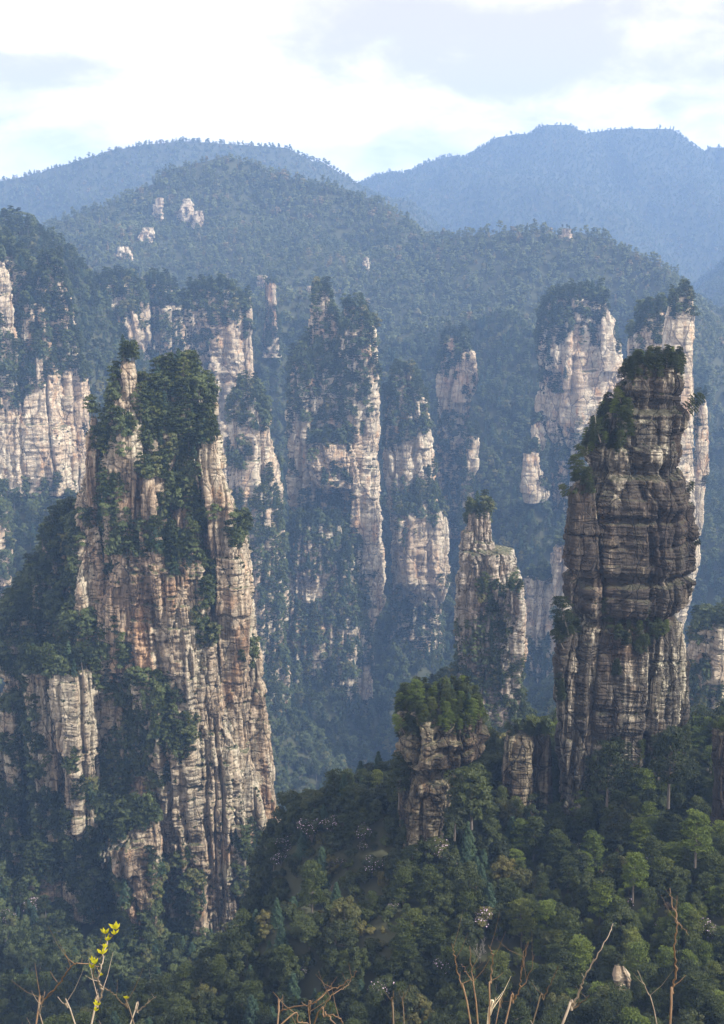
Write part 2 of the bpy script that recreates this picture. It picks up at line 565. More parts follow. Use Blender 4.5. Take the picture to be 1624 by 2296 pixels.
def rock(name, label, cat, cols, mat, res, seed, polys=(), noise_cut=0.42, top_y=None, cell=3.2, shrub_amt=1.0, s=1.0, tree_scale=1.0, group=None, bare=(), flat=0.80):
    Vs, Fs, Cs, n = [], [], [], 0
    G = GS if min(c_[1] for c_ in cols) >= 600 else 1.0
    if top_y == -1:
        G, top_y = 1.0, None
    res, cell, tree_scale, s = res * G, cell * G, tree_scale * G, s * G
    for q, cdef in enumerate(cols):
        prof, Y = cdef[0], cdef[1]
        kw = cdef[2] if len(cdef) > 2 else {}
        kw = dict(kw)
        ratio = kw.pop('ratio', 0.8)
        ss = kw.pop('s', s / G) * G
        Y = Y * G
        kw['amp'] = kw.get('amp', 1.0) * G
        kw['cap'] = kw.get('cap', 3.0) * G
        kw['maxb'] = 40.0 * G
        V, F, cf = column(prof, Y, ratio, res, seed + 13 * q, s=ss, **kw)
        Cs.append(cf); Vs.append(V); Fs.append(F + n); n += len(V)
    V, F = np.concatenate(Vs), np.concatenate(Fs)
    me = mesh_of(name, V, F, [mat])
    base = V[:, 2].min()
    o = link(name, me)
    tag(o, label, cat, group)
    c, nn = face_info(V, F)
    to = -c / np.linalg.norm(c, axis=1)[:, None]
    facing = (nn * to).sum(1)
    px, py, _ = project(c)
    ok = facing > -0.15
    want = np.zeros(len(c), bool)
    jx = px + 9 * vnoise(c[:, 0] / 4, c[:, 1] / 4, c[:, 2] / 4, seed) * 3
    jy = py + 9 * vnoise(c[:, 0] / 4, c[:, 1] / 4, c[:, 2] / 4, seed + 5) * 3
    for poly in polys:
        want |= in_poly(jx, jy, poly)
    nv = fbm(c[:, 0] / 16, c[:, 1] / 16, c[:, 2] / 26, 4, seed + 77)
    want |= nv > noise_cut
    want &= fbm(c[:, 0] / (6 * G), c[:, 1] / (6 * G), c[:, 2] / (9 * G), 3, seed + 88) > (-0.30 if len(polys) > 9 else -0.6)
    if top_y is not None:
        want |= jy < top_y
    for poly in bare:
        want &= ~in_poly(jx, jy, poly)
    want |= np.concatenate(Cs)
    w1 = np.where(want & ok)[0]
    if len(w1):
        sel = w1[thin(c[w1], cell, seed)]
        VEG.append((c[sel], nn[sel], np.full(len(sel), tree_scale), np.ones(len(sel))))
    # shrubs on ledges
    w2 = np.where((~want) & ok & (nn[:, 2] > 0.6) & (nv > 0.0))[0]
    if len(w2):
        sel = w2[thin(c[w2], cell * 0.9, seed + 3)]
        sel = sel[rng.random(len(sel)) < 0.30 * shrub_amt]
        VEG.append((c[sel], nn[sel], np.full(len(sel), 0.42 * tree_scale), np.zeros(len(sel))))
    return o


exec_rocks = []
# --- Q: the great massif on the left
Q = [
    ([(1185, 140, 200), (1300, 60, 300), (1500, 15, 330), (1700, -10, 420), (1900, -40, 480), (2250, -20, 540)], 478, dict(ratio=0.5, amp=1.8)),
    ([(848, 368, 425), (875, 350, 448), (905, 322, 484), (1000, 232, 490), (1100, 196, 505), (1150, 186, 525), (1250, 172, 545), (1400, 165, 560), (1600, 170, 590), (1800, 160, 615), (2000, 180, 590), (2200, 220, 560)], 462, dict(ratio=0.5, s=0.9)),
    ([(825, 270, 300), (860, 260, 306), (905, 248, 316), (935, 244, 322), (1010, 240, 330), (1100, 235, 335), (1250, 240, 340)], 452, dict(ratio=1.0, s=0.5, amp=0.6)),
    ([(952, 203, 222), (975, 192, 229), (1100, 191, 230), (1140, 200, 236), (1250, 180, 240), (1400, 168, 270), (1500, 180, 280), (1620, 210, 290)], 450, dict(ratio=0.9, s=0.7, amp=0.7)),
    ([(988, 266, 300), (1060, 265, 306), (1120, 275, 305), (1180, 284, 302), (1300, 250, 300), (1400, 225, 290), (1500, 220, 290)], 445, dict(ratio=0.9, s=0.6, amp=0.6)),
    ([(1085, 318, 345), (1200, 312, 354), (1260, 312, 366), (1330, 320, 380)], 442, dict(ratio=0.9, s=0.6, amp=0.7)),
    ([(1262, 275, 330), (1290, 272, 425), (1400, 278, 437), (1500, 290, 470), (1600, 322, 500), (1700, 352, 515), (1800, 364, 515), (1900, 372, 510), (2000, 420, 525), (2060, 440, 530), (2110, 440, 528), (2200, 430, 520)], 440, dict(ratio=0.35, s=0.9, amp=1.0)),
    ([(1240, 372, 430), (1300, 375, 452), (1400, 385, 470), (1480, 400, 478), (1560, 430, 492), (1680, 450, 520), (1800, 470, 530), (1900, 470, 530)], 443, dict(ratio=0.7, s=0.7, amp=0.9)),
    ([(1160, 395, 440), (1300, 405, 470), (1500, 420, 500), (1600, 440, 510)], 450, dict(ratio=0.8, s=0.6, amp=0.9)),
    ([(1460, 455, 486), (1560, 470, 500), (1700, 490, 530), (1850, 520, 560), (2000, 530, 560)], 440, dict(ratio=0.8, s=0.5, amp=0.8)),
    ([(1000, 452, 484), (1130, 465, 522), (1300, 478, 546), (1400, 480, 562), (1470, 480, 558), (1600, 486, 548), (1700, 498, 560), (1800, 530, 585), (1880, 545, 610), (2050, 540, 590)], 446, dict(ratio=0.6, s=0.9, amp=0.7)),
    ([(1500, 562, 580), (1560, 556, 600), (1700, 553, 614), (1830, 556, 628), (1900, 570, 622), (2000, 560, 600)], 452, dict(ratio=0.8, s=0.6, amp=0.6)),
    ([(1512, 58, 108), (1560, 60, 112), (1640, 66, 128), (1720, 84, 140), (1790, 90, 140), (2000, 60, 180)], 446, dict(ratio=0.8, s=0.7, amp=0.7)),
    ([(1512, 118, 214), (1600, 120, 221), (1660, 128, 222), (1700, 142, 216), (1850, 154, 222), (1890, 162, 206), (2050, 140, 230)], 440, dict(ratio=0.7, s=0.7, amp=0.7)),
    ([(1600, 10, 42), (1680, 14, 48), (1790, 18, 44), (1950, 0, 60)], 452, dict(ratio=0.9, s=0.6, amp=0.6)),
    ([(1850, 300, 356), (1895, 245, 362), (1960, 258, 362), (2030, 290, 352), (2080, 305, 345), (2200, 280, 360)], 428, dict(ratio=0.6, s=0.7, amp=0.7)),
]
QV = [
    [(338, 810), (440, 800), (492, 890), (486, 980), (436, 1040), (412, 1130), (392, 1180), (372, 1180), (358, 1080), (318, 1010), (312, 940)],
    [(228, 960), (262, 990), (262, 1100), (280, 1190), (310, 1200), (250, 1240), (232, 1160)],
    [(240, 1195), (340, 1200), (400, 1215), (440, 1245), (410, 1300), (350, 1245), (250, 1245)],
    [(40, 1180), (200, 1170), (166, 1250), (160, 1400), (280, 1445), (285, 1512), (60, 1522), (-40, 1500)],
    [(278, 1545), (330, 1520), (390, 1570), (440, 1640), (415, 1720), (350, 1790), (340, 1850), (260, 1890), (216, 1880), (206, 1800), (222, 1680), (232, 1600)],
    [(446, 1270), (460, 1270), (468, 1380), (456, 1440), (446, 1400)],
    [(340, 1950), (420, 1930), (450, 2000), (446, 2060), (400, 2160), (350, 2160), (330, 2060)],
    [(-60, 1780), (16, 1800), (60, 1800), (100, 1790), (160, 1890), (220, 1900), (240, 1950), (300, 2060), (370, 2180), (380, 2300), (-60, 2300)],
    [(515, 1850), (545, 1880), (640, 1900), (560, 2150), (530, 2130), (525, 1960)],
    [(545, 1490), (562, 1480), (560, 1560), (552, 1700), (540, 1600)],
    [(42, 1520), (60, 1530), (85, 1700), (90, 1800), (45, 1800)],
    [(222, 1520), (280, 1520), (275, 1600), (225, 1640)],
    [(500, 1190), (540, 1190), (545, 1225), (510, 1235)],
    [(425, 1120), (450, 1110), (455, 1200), (435, 1210)],
    [(238, 820), (266, 835), (250, 900), (225, 930)],
]
QB = [[(430, 1490), (560, 1490), (605, 1880), (500, 1900), (440, 1720)], [(456, 1880), (535, 1880), (535, 2160), (430, 2200), (440, 2060)], [(262, 835), (318, 835), (318, 930), (262, 930)], [(300, 1300), (425, 1300), (440, 1500), (300, 1500)], [(375, 1740), (500, 1740), (510, 1900), (380, 1900)], [(262, 1010), (312, 1010), (306, 1180), (270, 1180)]]
rock('rock_massif', 'broad tawny sandstone massif of many split columns, largest rock on the left', 'rock massif', Q, M_ROCK_WARM, 0.46, 101, QV, noise_cut=0.85, cell=2.9, shrub_amt=1.3, tree_scale=0.84, bare=QB)

# --- P: the near dark pillar on the right
PP = [
    ([(826, 1412, 1524), (845, 1400, 1530), (868, 1384, 1530), (905, 1380, 1532), (925, 1352, 1528), (985, 1338, 1518), (1000, 1312, 1520), (1075, 1302, 1526), (1110, 1275, 1530), (1125, 1272, 1535), (1270, 1266, 1545), (1285, 1276, 1540), (1360, 1278, 1528), (1378, 1288, 1516), (1420, 1276, 1522), (1500, 1262, 1530), (1600, 1256, 1526), (1660, 1258, 1515), (1700, 1258, 1510), (1850, 1255, 1520)], 288,
     dict(ratio=0.75, s=1.0, amp=0.5, cap=1.0, rough=2.2, notches=((905, 2.5, 1.2), (1045, 2.2, 1.1), (1283, 2.0, 0.9), (1372, 2.0, 1.1), (1625, 1.2, 1.2), (1148, 0.8, 0.5), (1205, 0.6, 0.4)))),
    ([(1440, 1252, 1290), (1500, 1248, 1296), (1600, 1250, 1300), (1660, 1254, 1300), (1720, 1262, 1310), (1780, 1265, 1290), (1830, 1250, 1320), (1870, 1245, 1330)], 280, dict(ratio=0.9, s=0.5, amp=0.4)),
    ([(1115, 1278, 1330), (1270, 1268, 1345)], 279, dict(ratio=0.8, s=0.5, amp=0.35)),
]
PV = [
    [(1390, 790), (1545, 790), (1545, 846), (1480, 856), (1390, 862)],
    [(1340, 935), (1390, 915), (1410, 960), (1390, 1000), (1330, 1000), (1310, 990)],
    [(1350, 1388), (1420, 1380), (1460, 1400), (1500, 1420), (1440, 1470), (1360, 1440)],
    [(1330, 1690), (1560, 1670), (1600, 1900), (1320, 1900)],
]
rock('rock_pillar', 'tall dark stained sandstone pillar with pines on top, nearest on the right', 'rock pillar', PP, M_ROCK_DARK, 0.24, 202, PV, noise_cut=0.95, cell=2.3, shrub_amt=0.6, tree_scale=0.40, flat=0.93)

# --- N: the mushroom rock, O: blocks
rock('rock_pillar', 'short overhanging mushroom shaped rock with a leafy top above the forest slope', 'rock pillar', [
    ([(1590, 905, 1066), (1640, 890, 1084), (1685, 895, 1072), (1706, 922, 1040), (1728, 905, 1030), (1745, 900, 1025), (1790, 905, 1010), (1850, 906, 1000), (1950, 900, 1010)], 262,
     dict(ratio=0.9, s=0.8, amp=0.55, cap=2.2, rough=2.0, notches=((1622, 1.0, 0.6), (1655, 1.2, 0.5), (1722, 2.2, 1.0)))),
], M_ROCK_BROWN, 0.26, 303, [[(880, 1540), (1085, 1540), (1085, 1625), (1000, 1650), (950, 1635), (880, 1650)]], noise_cut=0.9, cell=1.7, tree_scale=0.40)
for q, (lab, prof, Yq) in enumerate((
        ('flat topped reddish rock block standing left of the small pair above the slope', [(1646, 1136, 1190), (1664, 1134, 1192), (1700, 1130, 1188), (1790, 1128, 1190), (1950, 1120, 1200)], 283),
        ('flat topped rock block beside the dark pillar, right one of the small pair', [(1652, 1198, 1232), (1690, 1196, 1234), (1780, 1190, 1236), (1950, 1185, 1240)], 285),
        ('pale cliff stub at the right edge among the slope trees', [(1640, 1604, 1660), (1700, 1600, 1660), (1760, 1604, 1660), (1860, 1600, 1680)], 250),
        ('small pale rock showing through bushes near the bottom right', [(2165, 1380, 1396), (2190, 1376, 1414), (2230, 1384, 1410), (2296, 1372, 1436), (2400, 1350, 1450)], 208))):
    rock('rock_outcrop', lab, 'rock', [(prof, Yq, dict(ratio=0.8, s=0.6, amp=0.3, cap=0.5, rough=1.6, power=5.0))], M_ROCK_WARM if q == 3 else M_ROCK_BROWN, 0.26, 310 + q, noise_cut=0.9, cell=2.5, tree_scale=0.3)

# --- L: slim dark pillar in the middle distance
rock('rock_pillar', 'grey pillar with a stubby bush capped tip rising from dark woods, left of the dark pillar', 'rock pillar', [
    ([(1158, 1050, 1102), (1200, 1048, 1104), (1226, 1042, 1108), (1234, 1034, 1152), (1300, 1030, 1168), (1340, 1026, 1175), (1440, 1030, 1178), (1500, 1040, 1170), (1600, 1020, 1180), (1800, 1000, 1200)], 515, dict(ratio=0.8, s=0.7, amp=0.7, notches=((1275, 1.0, 0.9), (1345, 0.9, 0.8)))),
    ([(1330, 1135, 1172), (1400, 1140, 1178), (1480, 1145, 1172), (1540, 1150, 1170)], 500, dict(ratio=0.8, s=0.5, amp=0.5)),
    ([(1540, 980, 1140), (1640, 960, 1200), (1750, 920, 1240), (1900, 900, 1240)], 520, dict(ratio=0.5, s=1.0)),
], M_ROCK_GREY, 0.5, 404, [[(1040, 1140), (1110, 1140), (1105, 1165), (1045, 1170)], [(1030, 1420), (1140, 1390), (1145, 1480), (1170, 1500), (1260, 1620), (1260, 1900), (900, 1900), (900, 1600), (960, 1490)], [(1085, 1320), (1120, 1330), (1130, 1400), (1080, 1380)]], noise_cut=0.85, cell=2.9, tree_scale=0.62)

# --- F: the big central pillar
rock('rock_pillar', 'large central pillar shaggy with trees, bright right face, knobbly rock head', 'rock pillar', [
    ([(662, 702, 742), (700, 694, 748), (760, 690, 765), (830, 655, 800), (920, 643, 805), (1000, 645, 805), (1100, 654, 800), (1150, 662, 795), (1200, 655, 800), (1350, 655, 800), (1500, 640, 800), (1760, 640, 800)], 760, dict(ratio=0.6, s=1.2)),
    ([(695, 772, 812), (745, 765, 842), (900, 775, 847), (1050, 775, 845), (1200, 785, 852), (1310, 800, 860), (1345, 812, 856), (1400, 780, 836), (1450, 780, 830), (1760, 778, 836)], 748, dict(ratio=0.8, s=1.1)),
    ([(1000, 700, 790), (1040, 690, 800), (1090, 715, 810)], 738, dict(ratio=0.5, s=0.8)),
    ([(1180, 670, 770), (1300, 650, 800), (1400, 625, 815), (1600, 610, 800), (1800, 590, 800)], 738, dict(ratio=0.4, s=1.0)),
], M_ROCK_PALE, 0.7, 505, [
    [(690, 655), (745, 650), (800, 670), (840, 700), (838, 830), (836, 900), (800, 930), (790, 1000), (715, 1005), (700, 945), (648, 930), (655, 820), (690, 785), (700, 770), (735, 760), (745, 700), (690, 690)],
    [(720, 1105), (770, 1060), (785, 1200), (825, 1300), (820, 1400), (780, 1420), (775, 1760), (600, 1800), (600, 1400), (650, 1400), (740, 1380), (745, 1290), (650, 1290), (650, 1160), (700, 1140)],
    [(810, 1380), (850, 1400), (850, 1520), (815, 1500)]],
    noise_cut=0.85, cell=3.6, tree_scale=0.85, bare=[[(780, 1000), (850, 1000), (850, 1320), (800, 1280), (780, 1150)], [(648, 960), (700, 960), (712, 1130), (655, 1130)]])

# --- G: right-centre pillar
rock('rock_pillar', 'slender wooded pillar with pale lower cliff, just right of the central pillar', 'rock pillar', [
    ([(842, 885, 930), (900, 866, 948), (1000, 862, 962), (1060, 864, 972), (1100, 868, 966), (1140, 870, 965), (1200, 880, 985), (1500, 870, 990)], 800, dict(ratio=0.8, s=1.1)),
    ([(1120, 930, 985), (1160, 885, 996), (1200, 887, 998), (1300, 896, 998), (1340, 940, 994), (1375, 975, 990)], 772, dict(ratio=0.7, s=1.0, amp=0.8)),
], M_ROCK_PALE, 0.75, 606, [[(860, 830), (950, 830), (948, 900), (900, 925), (860, 1000)], [(870, 935), (960, 920), (955, 975), (870, 1010)], [(880, 1110), (1010, 1070), (1010, 1160), (890, 1165)], [(850, 1340), (1000, 1380), (1000, 1500), (850, 1500)]],
    noise_cut=0.85, cell=3.6, tree_scale=0.8)

# --- E: stub between massif and central pillar
rock('rock_pillar', 'blunt pillar with wooded crown half hidden behind the left massif', 'rock pillar', [
    ([(885, 535, 585), (920, 518, 605), (1000, 512, 618), (1100, 512, 625), (1200, 515, 628), (1600, 500, 640)], 690, dict(ratio=0.8, s=1.1)),
], M_ROCK_PALE, 0.7, 707, [[(500, 860), (630, 860), (625, 960), (580, 965), (540, 960), (500, 950)], [(500, 1000), (540, 1020), (530, 1060), (500, 1060)], [(500, 1115), (640, 1115), (640, 1700), (500, 1700)]], noise_cut=0.85, cell=3.4, tree_scale=0.8)

# --- A: the big cliff on the left edge
rock('cliff', 'high pinkish cliff with a wooded brow filling the left edge', 'cliff', [
    ([(520, -260, -80), (560, -260, 10), (590, -260, 60), (700, -260, 100), (830, -260, 130), (1000, -260, 165), (1200, -260, 150), (1400, -260, 130)], 735, dict(ratio=0.3, s=1.3)),
    ([(590, -90, 8), (620, -90, 22), (740, -90, 36), (1000, -90, 60), (1100, -90, 80)], 705, dict(ratio=0.4, s=1.2)),
    ([(690, 48, 98), (760, 44, 104), (850, 40, 128), (950, 20, 150), (1100, 10, 160)], 712, dict(ratio=0.8, s=0.9)),
    ([(600, 100, 140), (680, 90, 155), (800, 110, 180), (850, 120, 196), (950, 125, 196), (1060, 130, 192), (1120, 140, 188), (1300, 120, 190)], 722, dict(ratio=0.9, s=1.0)),
    ([(1120, -60, 12), (1200, -60, 22), (1260, -60, 26), (1500, -60, 30)], 640, dict(ratio=0.8, s=0.8)),
], M_ROCK_PALE, 0.75, 808, [
    [(-60, 440), (60, 440), (150, 600), (160, 660), (120, 640), (108, 760), (120, 850), (60, 700), (40, 670), (20, 580), (-60, 570)],
    [(-60, 740), (30, 760), (70, 830), (80, 870), (30, 920), (-60, 930)], [(130, 660), (195, 700), (200, 850), (140, 845), (110, 790)],
    [(-60, 1110), (60, 1110), (190, 1120), (230, 1400), (-60, 1400)]], noise_cut=0.85, cell=3.5, tree_scale=0.85, bare=[[(-60, 590), (40, 600), (50, 730), (-60, 730)], [(-60, 1120), (14, 1120), (26, 1260), (-60, 1260)]])

# --- B, C: wooded rock group behind the massif
rock('rock_pillar', 'squat wooded pillar standing between left cliff and the streaked pale wall', 'rock pillar', [
    ([(640, 220, 300), (680, 200, 325), (780, 205, 330), (870, 200, 330), (1200, 190, 330)], 905, dict(ratio=0.8, s=1.2)),
    ([(700, 275, 300), (760, 272, 328), (860, 270, 330)], 880, dict(ratio=0.8, s=0.8)),
], M_ROCK_PALE, 1.15, 909, [[(190, 600), (330, 600), (325, 740), (300, 700), (275, 720), (265, 770), (195, 735)]], noise_cut=0.85, cell=3.8, tree_scale=0.85)
rock('rock_pillar', 'broken wooded ridge rock with small pale ledges behind the left massif', 'rock pillar', [
    ([(640, 335, 375), (690, 325, 420), (800, 325, 420), (1000, 325, 440)], 930, dict(ratio=0.8, s=1.0)),
    ([(780, 428, 445), (840, 425, 448)], 900, dict(ratio=0.8, s=0.6, amp=0.5)),
], M_ROCK_PALE, 1.2, 919, [[(320, 620), (420, 640), (420, 700), (380, 700), (330, 690)], [(325, 720), (425, 745), (425, 1000), (325, 1000)]], noise_cut=0.3, cell=3.9, tree_scale=0.85)
rock('rock_pillar', 'vertically streaked pale pillar with rounded wooded top, left of the central pillar', 'rock pillar', [
    ([(655, 430, 530), (700, 415, 555), (800, 440, 560), (880, 465, 568), (940, 480, 560), (1000, 480, 520), (1300, 480, 560)], 880, dict(ratio=0.8, s=1.0)),
    ([(675, 552, 563), (760, 550, 565), (860, 545, 570)], 868, dict(ratio=0.8, s=0.6, amp=0.5)),
], M_ROCK_PALE, 1.1, 929, [[(410, 610), (560, 620), (550, 745), (500, 740), (480, 770), (430, 790), (400, 760)], [(430, 780), (460, 790), (470, 900), (430, 900)]], noise_cut=0.85, cell=3.8, tree_scale=0.85)

# --- D: small needles
rock('rock_pillar', 'small orange lit stone needle with a tuft of trees on top', 'rock pillar', [
    ([(640, 598, 618), (690, 599, 620), (720, 596, 622), (800, 590, 630)], 1010, dict(ratio=0.9, s=0.7, amp=0.5))], M_ROCK_WARM, 1.0, 939, [[(570, 702), (650, 702), (650, 1000), (570, 1000)]], noise_cut=0.9, cell=3.5, tree_scale=0.6)

# --- H
rock('rock_pillar', 'leaning sunlit pillar with wooded cap, standing alone right of the middle', 'rock pillar', [
    ([(762, 1000, 1045), (800, 990, 1058), (850, 985, 1062), (900, 985, 1055), (960, 985, 1050), (1200, 980, 1060)], 905, dict(ratio=0.8, s=1.0)),
    ([(790, 1030, 1052), (850, 1020, 1062), (900, 1010, 1050)], 890, dict(ratio=0.8, s=0.8, amp=0.7)),
    ([(985, 1050, 1074), (1050, 1040, 1072), (1082, 1035, 1060), (1200, 1030, 1070)], 860, dict(ratio=0.9, s=0.8, amp=0.6)),
], M_ROCK_PALE, 1.1, 949, [[(975, 730), (1060, 730), (1055, 790), (1030, 800), (1015, 850), (980, 850)], [(1040, 880), (1080, 860), (1080, 980), (1050, 985)], [(980, 940), (1030, 930), (1035, 1200), (980, 1200)], [(1030, 1085), (1100, 1085), (1100, 1300), (1000, 1300)]], noise_cut=0.85, cell=3.8, tree_scale=0.85)

# --- I
rock('rock_pillar', 'bulky wooded pillar with banded pale cliff behind the dark pillar', 'rock pillar', [
    ([(672, 1235, 1350), (720, 1210, 1375), (780, 1208, 1382), (830, 1215, 1400), (860, 1215, 1400), (900, 1210, 1400), (945, 1212, 1400), (1000, 1240, 1400), (1200, 1250, 1420)], 860, dict(ratio=0.7, s=1.2)),
    ([(690, 1350, 1362), (760, 1345, 1380), (830, 1340, 1395)], 840, dict(ratio=0.8, s=0.7, amp=0.6)),
    ([(955, 1192, 1215), (985, 1190, 1226), (1010, 1190, 1222)], 850, dict(ratio=0.8, s=0.8, amp=0.5)),
    ([(1020, 1178, 1210), (1110, 1172, 1232), (1125, 1174, 1225)], 845, dict(ratio=0.8, s=0.9, amp=0.7)),
], M_ROCK_PALE, 1.05, 959, [[(1200, 640), (1350, 640), (1345, 700), (1330, 790), (1290, 750), (1240, 780), (1205, 830)], [(1210, 820), (1250, 830), (1250, 880), (1210, 870)], [(1230, 970), (1300, 980), (1400, 930), (1400, 1250), (1230, 1250)]], noise_cut=0.85, cell=3.7, tree_scale=0.85)

# --- J, K
rock('rock_pillar', 'low wooded rock shoulder between bulky pillar and the tall leaning tower', 'rock pillar', [
    ([(705, 1445, 1485), (750, 1430, 1490), (800, 1420, 1490), (900, 1400, 1490), (1200, 1400, 1500)], 680, dict(ratio=0.8, s=0.9)),
    ([(765, 1408, 1424), (850, 1404, 1426)], 690, dict(ratio=0.8, s=0.6, amp=0.5)),
], M_ROCK_PALE, 0.9, 969, [[(1420, 690), (1500, 690), (1490, 750), (1440, 745), (1420, 760)], [(1430, 765), (1490, 760), (1490, 830), (1430, 810)]], noise_cut=0.85, cell=3.3, tree_scale=0.75)
rock('rock_pillar', 'tall smooth pinkish tower rising behind the dark pillar on the right', 'rock pillar', [
    ([(675, 1506, 1550), (710, 1496, 1552), (800, 1486, 1550), (1000, 1480, 1552), (1160, 1470, 1556), (1250, 1460, 1562), (1340, 1450, 1545), (1420, 1440, 1520), (1500, 1440, 1510)], 620, dict(ratio=0.9, s=1.3, amp=0.6)),
    ([(905, 1556, 1582), (960, 1556, 1590), (1060, 1556, 1588), (1110, 1556, 1578), (1200, 1560, 1574)], 640, dict(ratio=0.8, s=0.8, amp=0.6)),
], M_ROCK_PALE, 0.6, 979, [[(1490, 645), (1560, 645), (1555, 700), (1520, 705), (1490, 715)]], noise_cut=0.85, cell=3.0, tree_scale=0.65)

# --- M, R
rock('cliff', 'pale cliff wall showing left of the dark pillar foot', 'cliff', [
    ([(1300, 1176, 1290), (1400, 1178, 1300), (1470, 1178, 1300), (1600, 1160, 1320)], 680, dict(ratio=0.5, s=1.0)),
    ([(1230, 1245, 1300), (1330, 1240, 1300), (1450, 1230, 1300), (1600, 1230, 1320)], 668, dict(ratio=0.7, s=0.8, amp=0.7)),
], M_ROCK_PALE, 0.9, 989, [[(1160, 1465), (1320, 1465), (1320, 1620), (1160, 1620)]], noise_cut=0.85, cell=3.3, tree_scale=0.75)
rock('cliff', 'low hazy cliff at the right edge beyond the forest slope', 'cliff', [
    ([(1400, 1560, 1700), (1440, 1545, 1700), (1560, 1540, 1700), (1750, 1530, 1700)], 520, dict(ratio=0.6, s=0.9))], M_ROCK_PALE, 0.8, 999, [[(1530, 1380), (1640, 1380), (1640, 1430), (1540, 1440)]], noise_cut=0.35, cell=3.0, tree_scale=0.7)
OUT = [
    ('tallest white rock scar high on the middle mountain', [(450, 413, 424), (480, 405, 430), (515, 418, 432), (540, 415, 440)], 1385),
    ('narrow pale rock rib left of the tallest scar on the middle mountain', [(448, 352, 362), (488, 350, 364), (510, 348, 366)], 1370),
    ('slanted tawny rock slab low left of the tallest scar', [(515, 325, 340), (540, 310, 342), (555, 305, 335)], 1330),
    ('small pale cliff low on the left flank of the middle mountain', [(558, 270, 282), (578, 268, 292), (592, 266, 292)], 1290),
    ('pale rock shelf spreading right of the tallest scar', [(478, 440, 452), (500, 434, 458), (520, 430, 450)], 1380),
    ('tiny white needle on the slope right of the middle mountain centre', [(582, 819, 825), (612, 818, 828), (625, 816, 830)], 1190),
    ('tiny pale stone on the saddle of the forested shoulder', [(518, 1262, 1275), (532, 1262, 1276), (540, 1262, 1276)], 1262),
    ('tiny pale stub above the needle with the tree tuft', [(622, 585, 596), (640, 586, 598), (650, 586, 598)], 1120),
    ('small pale ledge beside the central pillar head', [(646, 690, 712), (662, 690, 712), (690, 690, 712)], 1010),
]
# ------------------------------------------------------------------ terrain
def poly_ridge(pts):
    P = np.array([D(x, y, Y * (GS if Y >= 600 else 1)) for (x, y, Y) in pts])
    return P


RIDGES = []     # (points, drop distances, drop values, spur noise)
SL1 = ([0, 12, 90, 350, 500, 570, 640, 760, 2000], [0, 10, 78, 175, 245, 305, 385, 520, 1500])
RIDGES.append((poly_ridge([(-700, 640, 1250), (-300, 570, 1350), (60, 515, 1400), (100, 502, 1420), (200, 468, 1450), (300, 428, 1480), (400, 368, 1500), (470, 352, 1500), (510, 340, 1500), (560, 358, 1500), (640, 388, 1480), (740, 412, 1450), (830, 440, 1430), (880, 470, 1400), (925, 528, 1370), (1000, 528, 1340), (1080, 520, 1300), (1190, 512, 1280), (1350, 524, 1260), (1400, 555, 1240), (1450, 575, 1220), (1490, 592, 1200), (1512, 640, 1160), (1512, 760, 1080)]), SL1[0], SL1[1], 38))
SL2 = ([0, 300, 900, 1500, 4000], [0, 130, 480, 800, 2000])
RIDGES.append((poly_ridge([(-900, 560, 2450), (-300, 470, 2450), (0, 400, 2450), (60, 388, 2450), (120, 370, 2450), (180, 353, 2450), (250, 330, 2450), (330, 316, 2450), (420, 310, 2450), (540, 315, 2450), (640, 322, 2450), (700, 347, 2450), (770, 382, 2450), (805, 412, 2450), (850, 490, 2450), (880, 580, 2450)]), SL2[0], SL2[1], 45))
SL3 = ([0, 400, 1200, 2200, 5000], [0, 200, 640, 1000, 2400])
RIDGES.append((poly_ridge([(500, 560, 3200), (760, 440, 3200), (810, 410, 3200), (850, 386, 3200), (880, 378, 3200), (935, 390, 3200), (970, 355, 3200), (1000, 346, 3200), (1060, 336, 3200), (1120, 300, 3200), (1200, 290, 3200), (1225, 274, 3200), (1270, 274, 3200), (1305, 293, 3200), (1345, 290, 3200), (1400, 282, 3200), (1500, 282, 3200), (1540, 305, 3200), (1575, 323, 3200), (1624, 323, 3200), (1900, 310, 3200), (2500, 420, 3200)]), SL3[0], SL3[1], 60))
SLA = ([0, 20, 150, 300, 900], [0, 6, 130, 330, 1300])
# foothills
RIDGES.append((poly_ridge([(880, 790, 1080), (940, 735, 1090), (1020, 715, 1090), (1130, 695, 1080), (1195, 740, 1060)]), SLA[0], SLA[1], 10))
RIDGES.append((poly_ridge([(160, 720, 1090), (240, 640, 1100), (330, 625, 1100), (420, 660, 1100), (500, 670, 1090), (600, 665, 1110), (680, 660, 1110), (760, 720, 1100)]), SLA[0], SLA[1], 10))
RIDGES.append((poly_ridge([(1660, 560, 2300), (1640, 700, 1700), (1700, 860, 1250), (1760, 1100, 930), (1790, 1300, 800)]), [0, 200, 500, 900], [0, 130, 420, 900], 18))
RIDGES.append((poly_ridge([(-300, 470, 880), (-100, 465, 880), (30, 490, 880), (80, 520, 890), (130, 620, 900), (185, 760, 900), (200, 900, 900)]), [0, 20, 80, 160, 900], [0, 5, 90, 260, 1800], 5))
RIDGES.append((poly_ridge([(-260, 1090, 700), (60, 1110, 700), (180, 1130, 700), (230, 1250, 690)]), [0, 20, 120, 260, 900], [0, 10, 120, 240, 900], 8))
RIDGES.append((poly_ridge([(540, 1380, 760), (700, 1440, 750), (820, 1560, 745)]), [0, 20, 120, 260, 900], [0, 14, 150, 330, 1200], 8))
RIDGES.append((poly_ridge([(900, 1400, 800), (1000, 1290, 860), (1120, 1180, 860), (1200, 1120, 850)]), [0, 20, 120, 260, 900], [0, 14, 130, 300, 1200], 10))
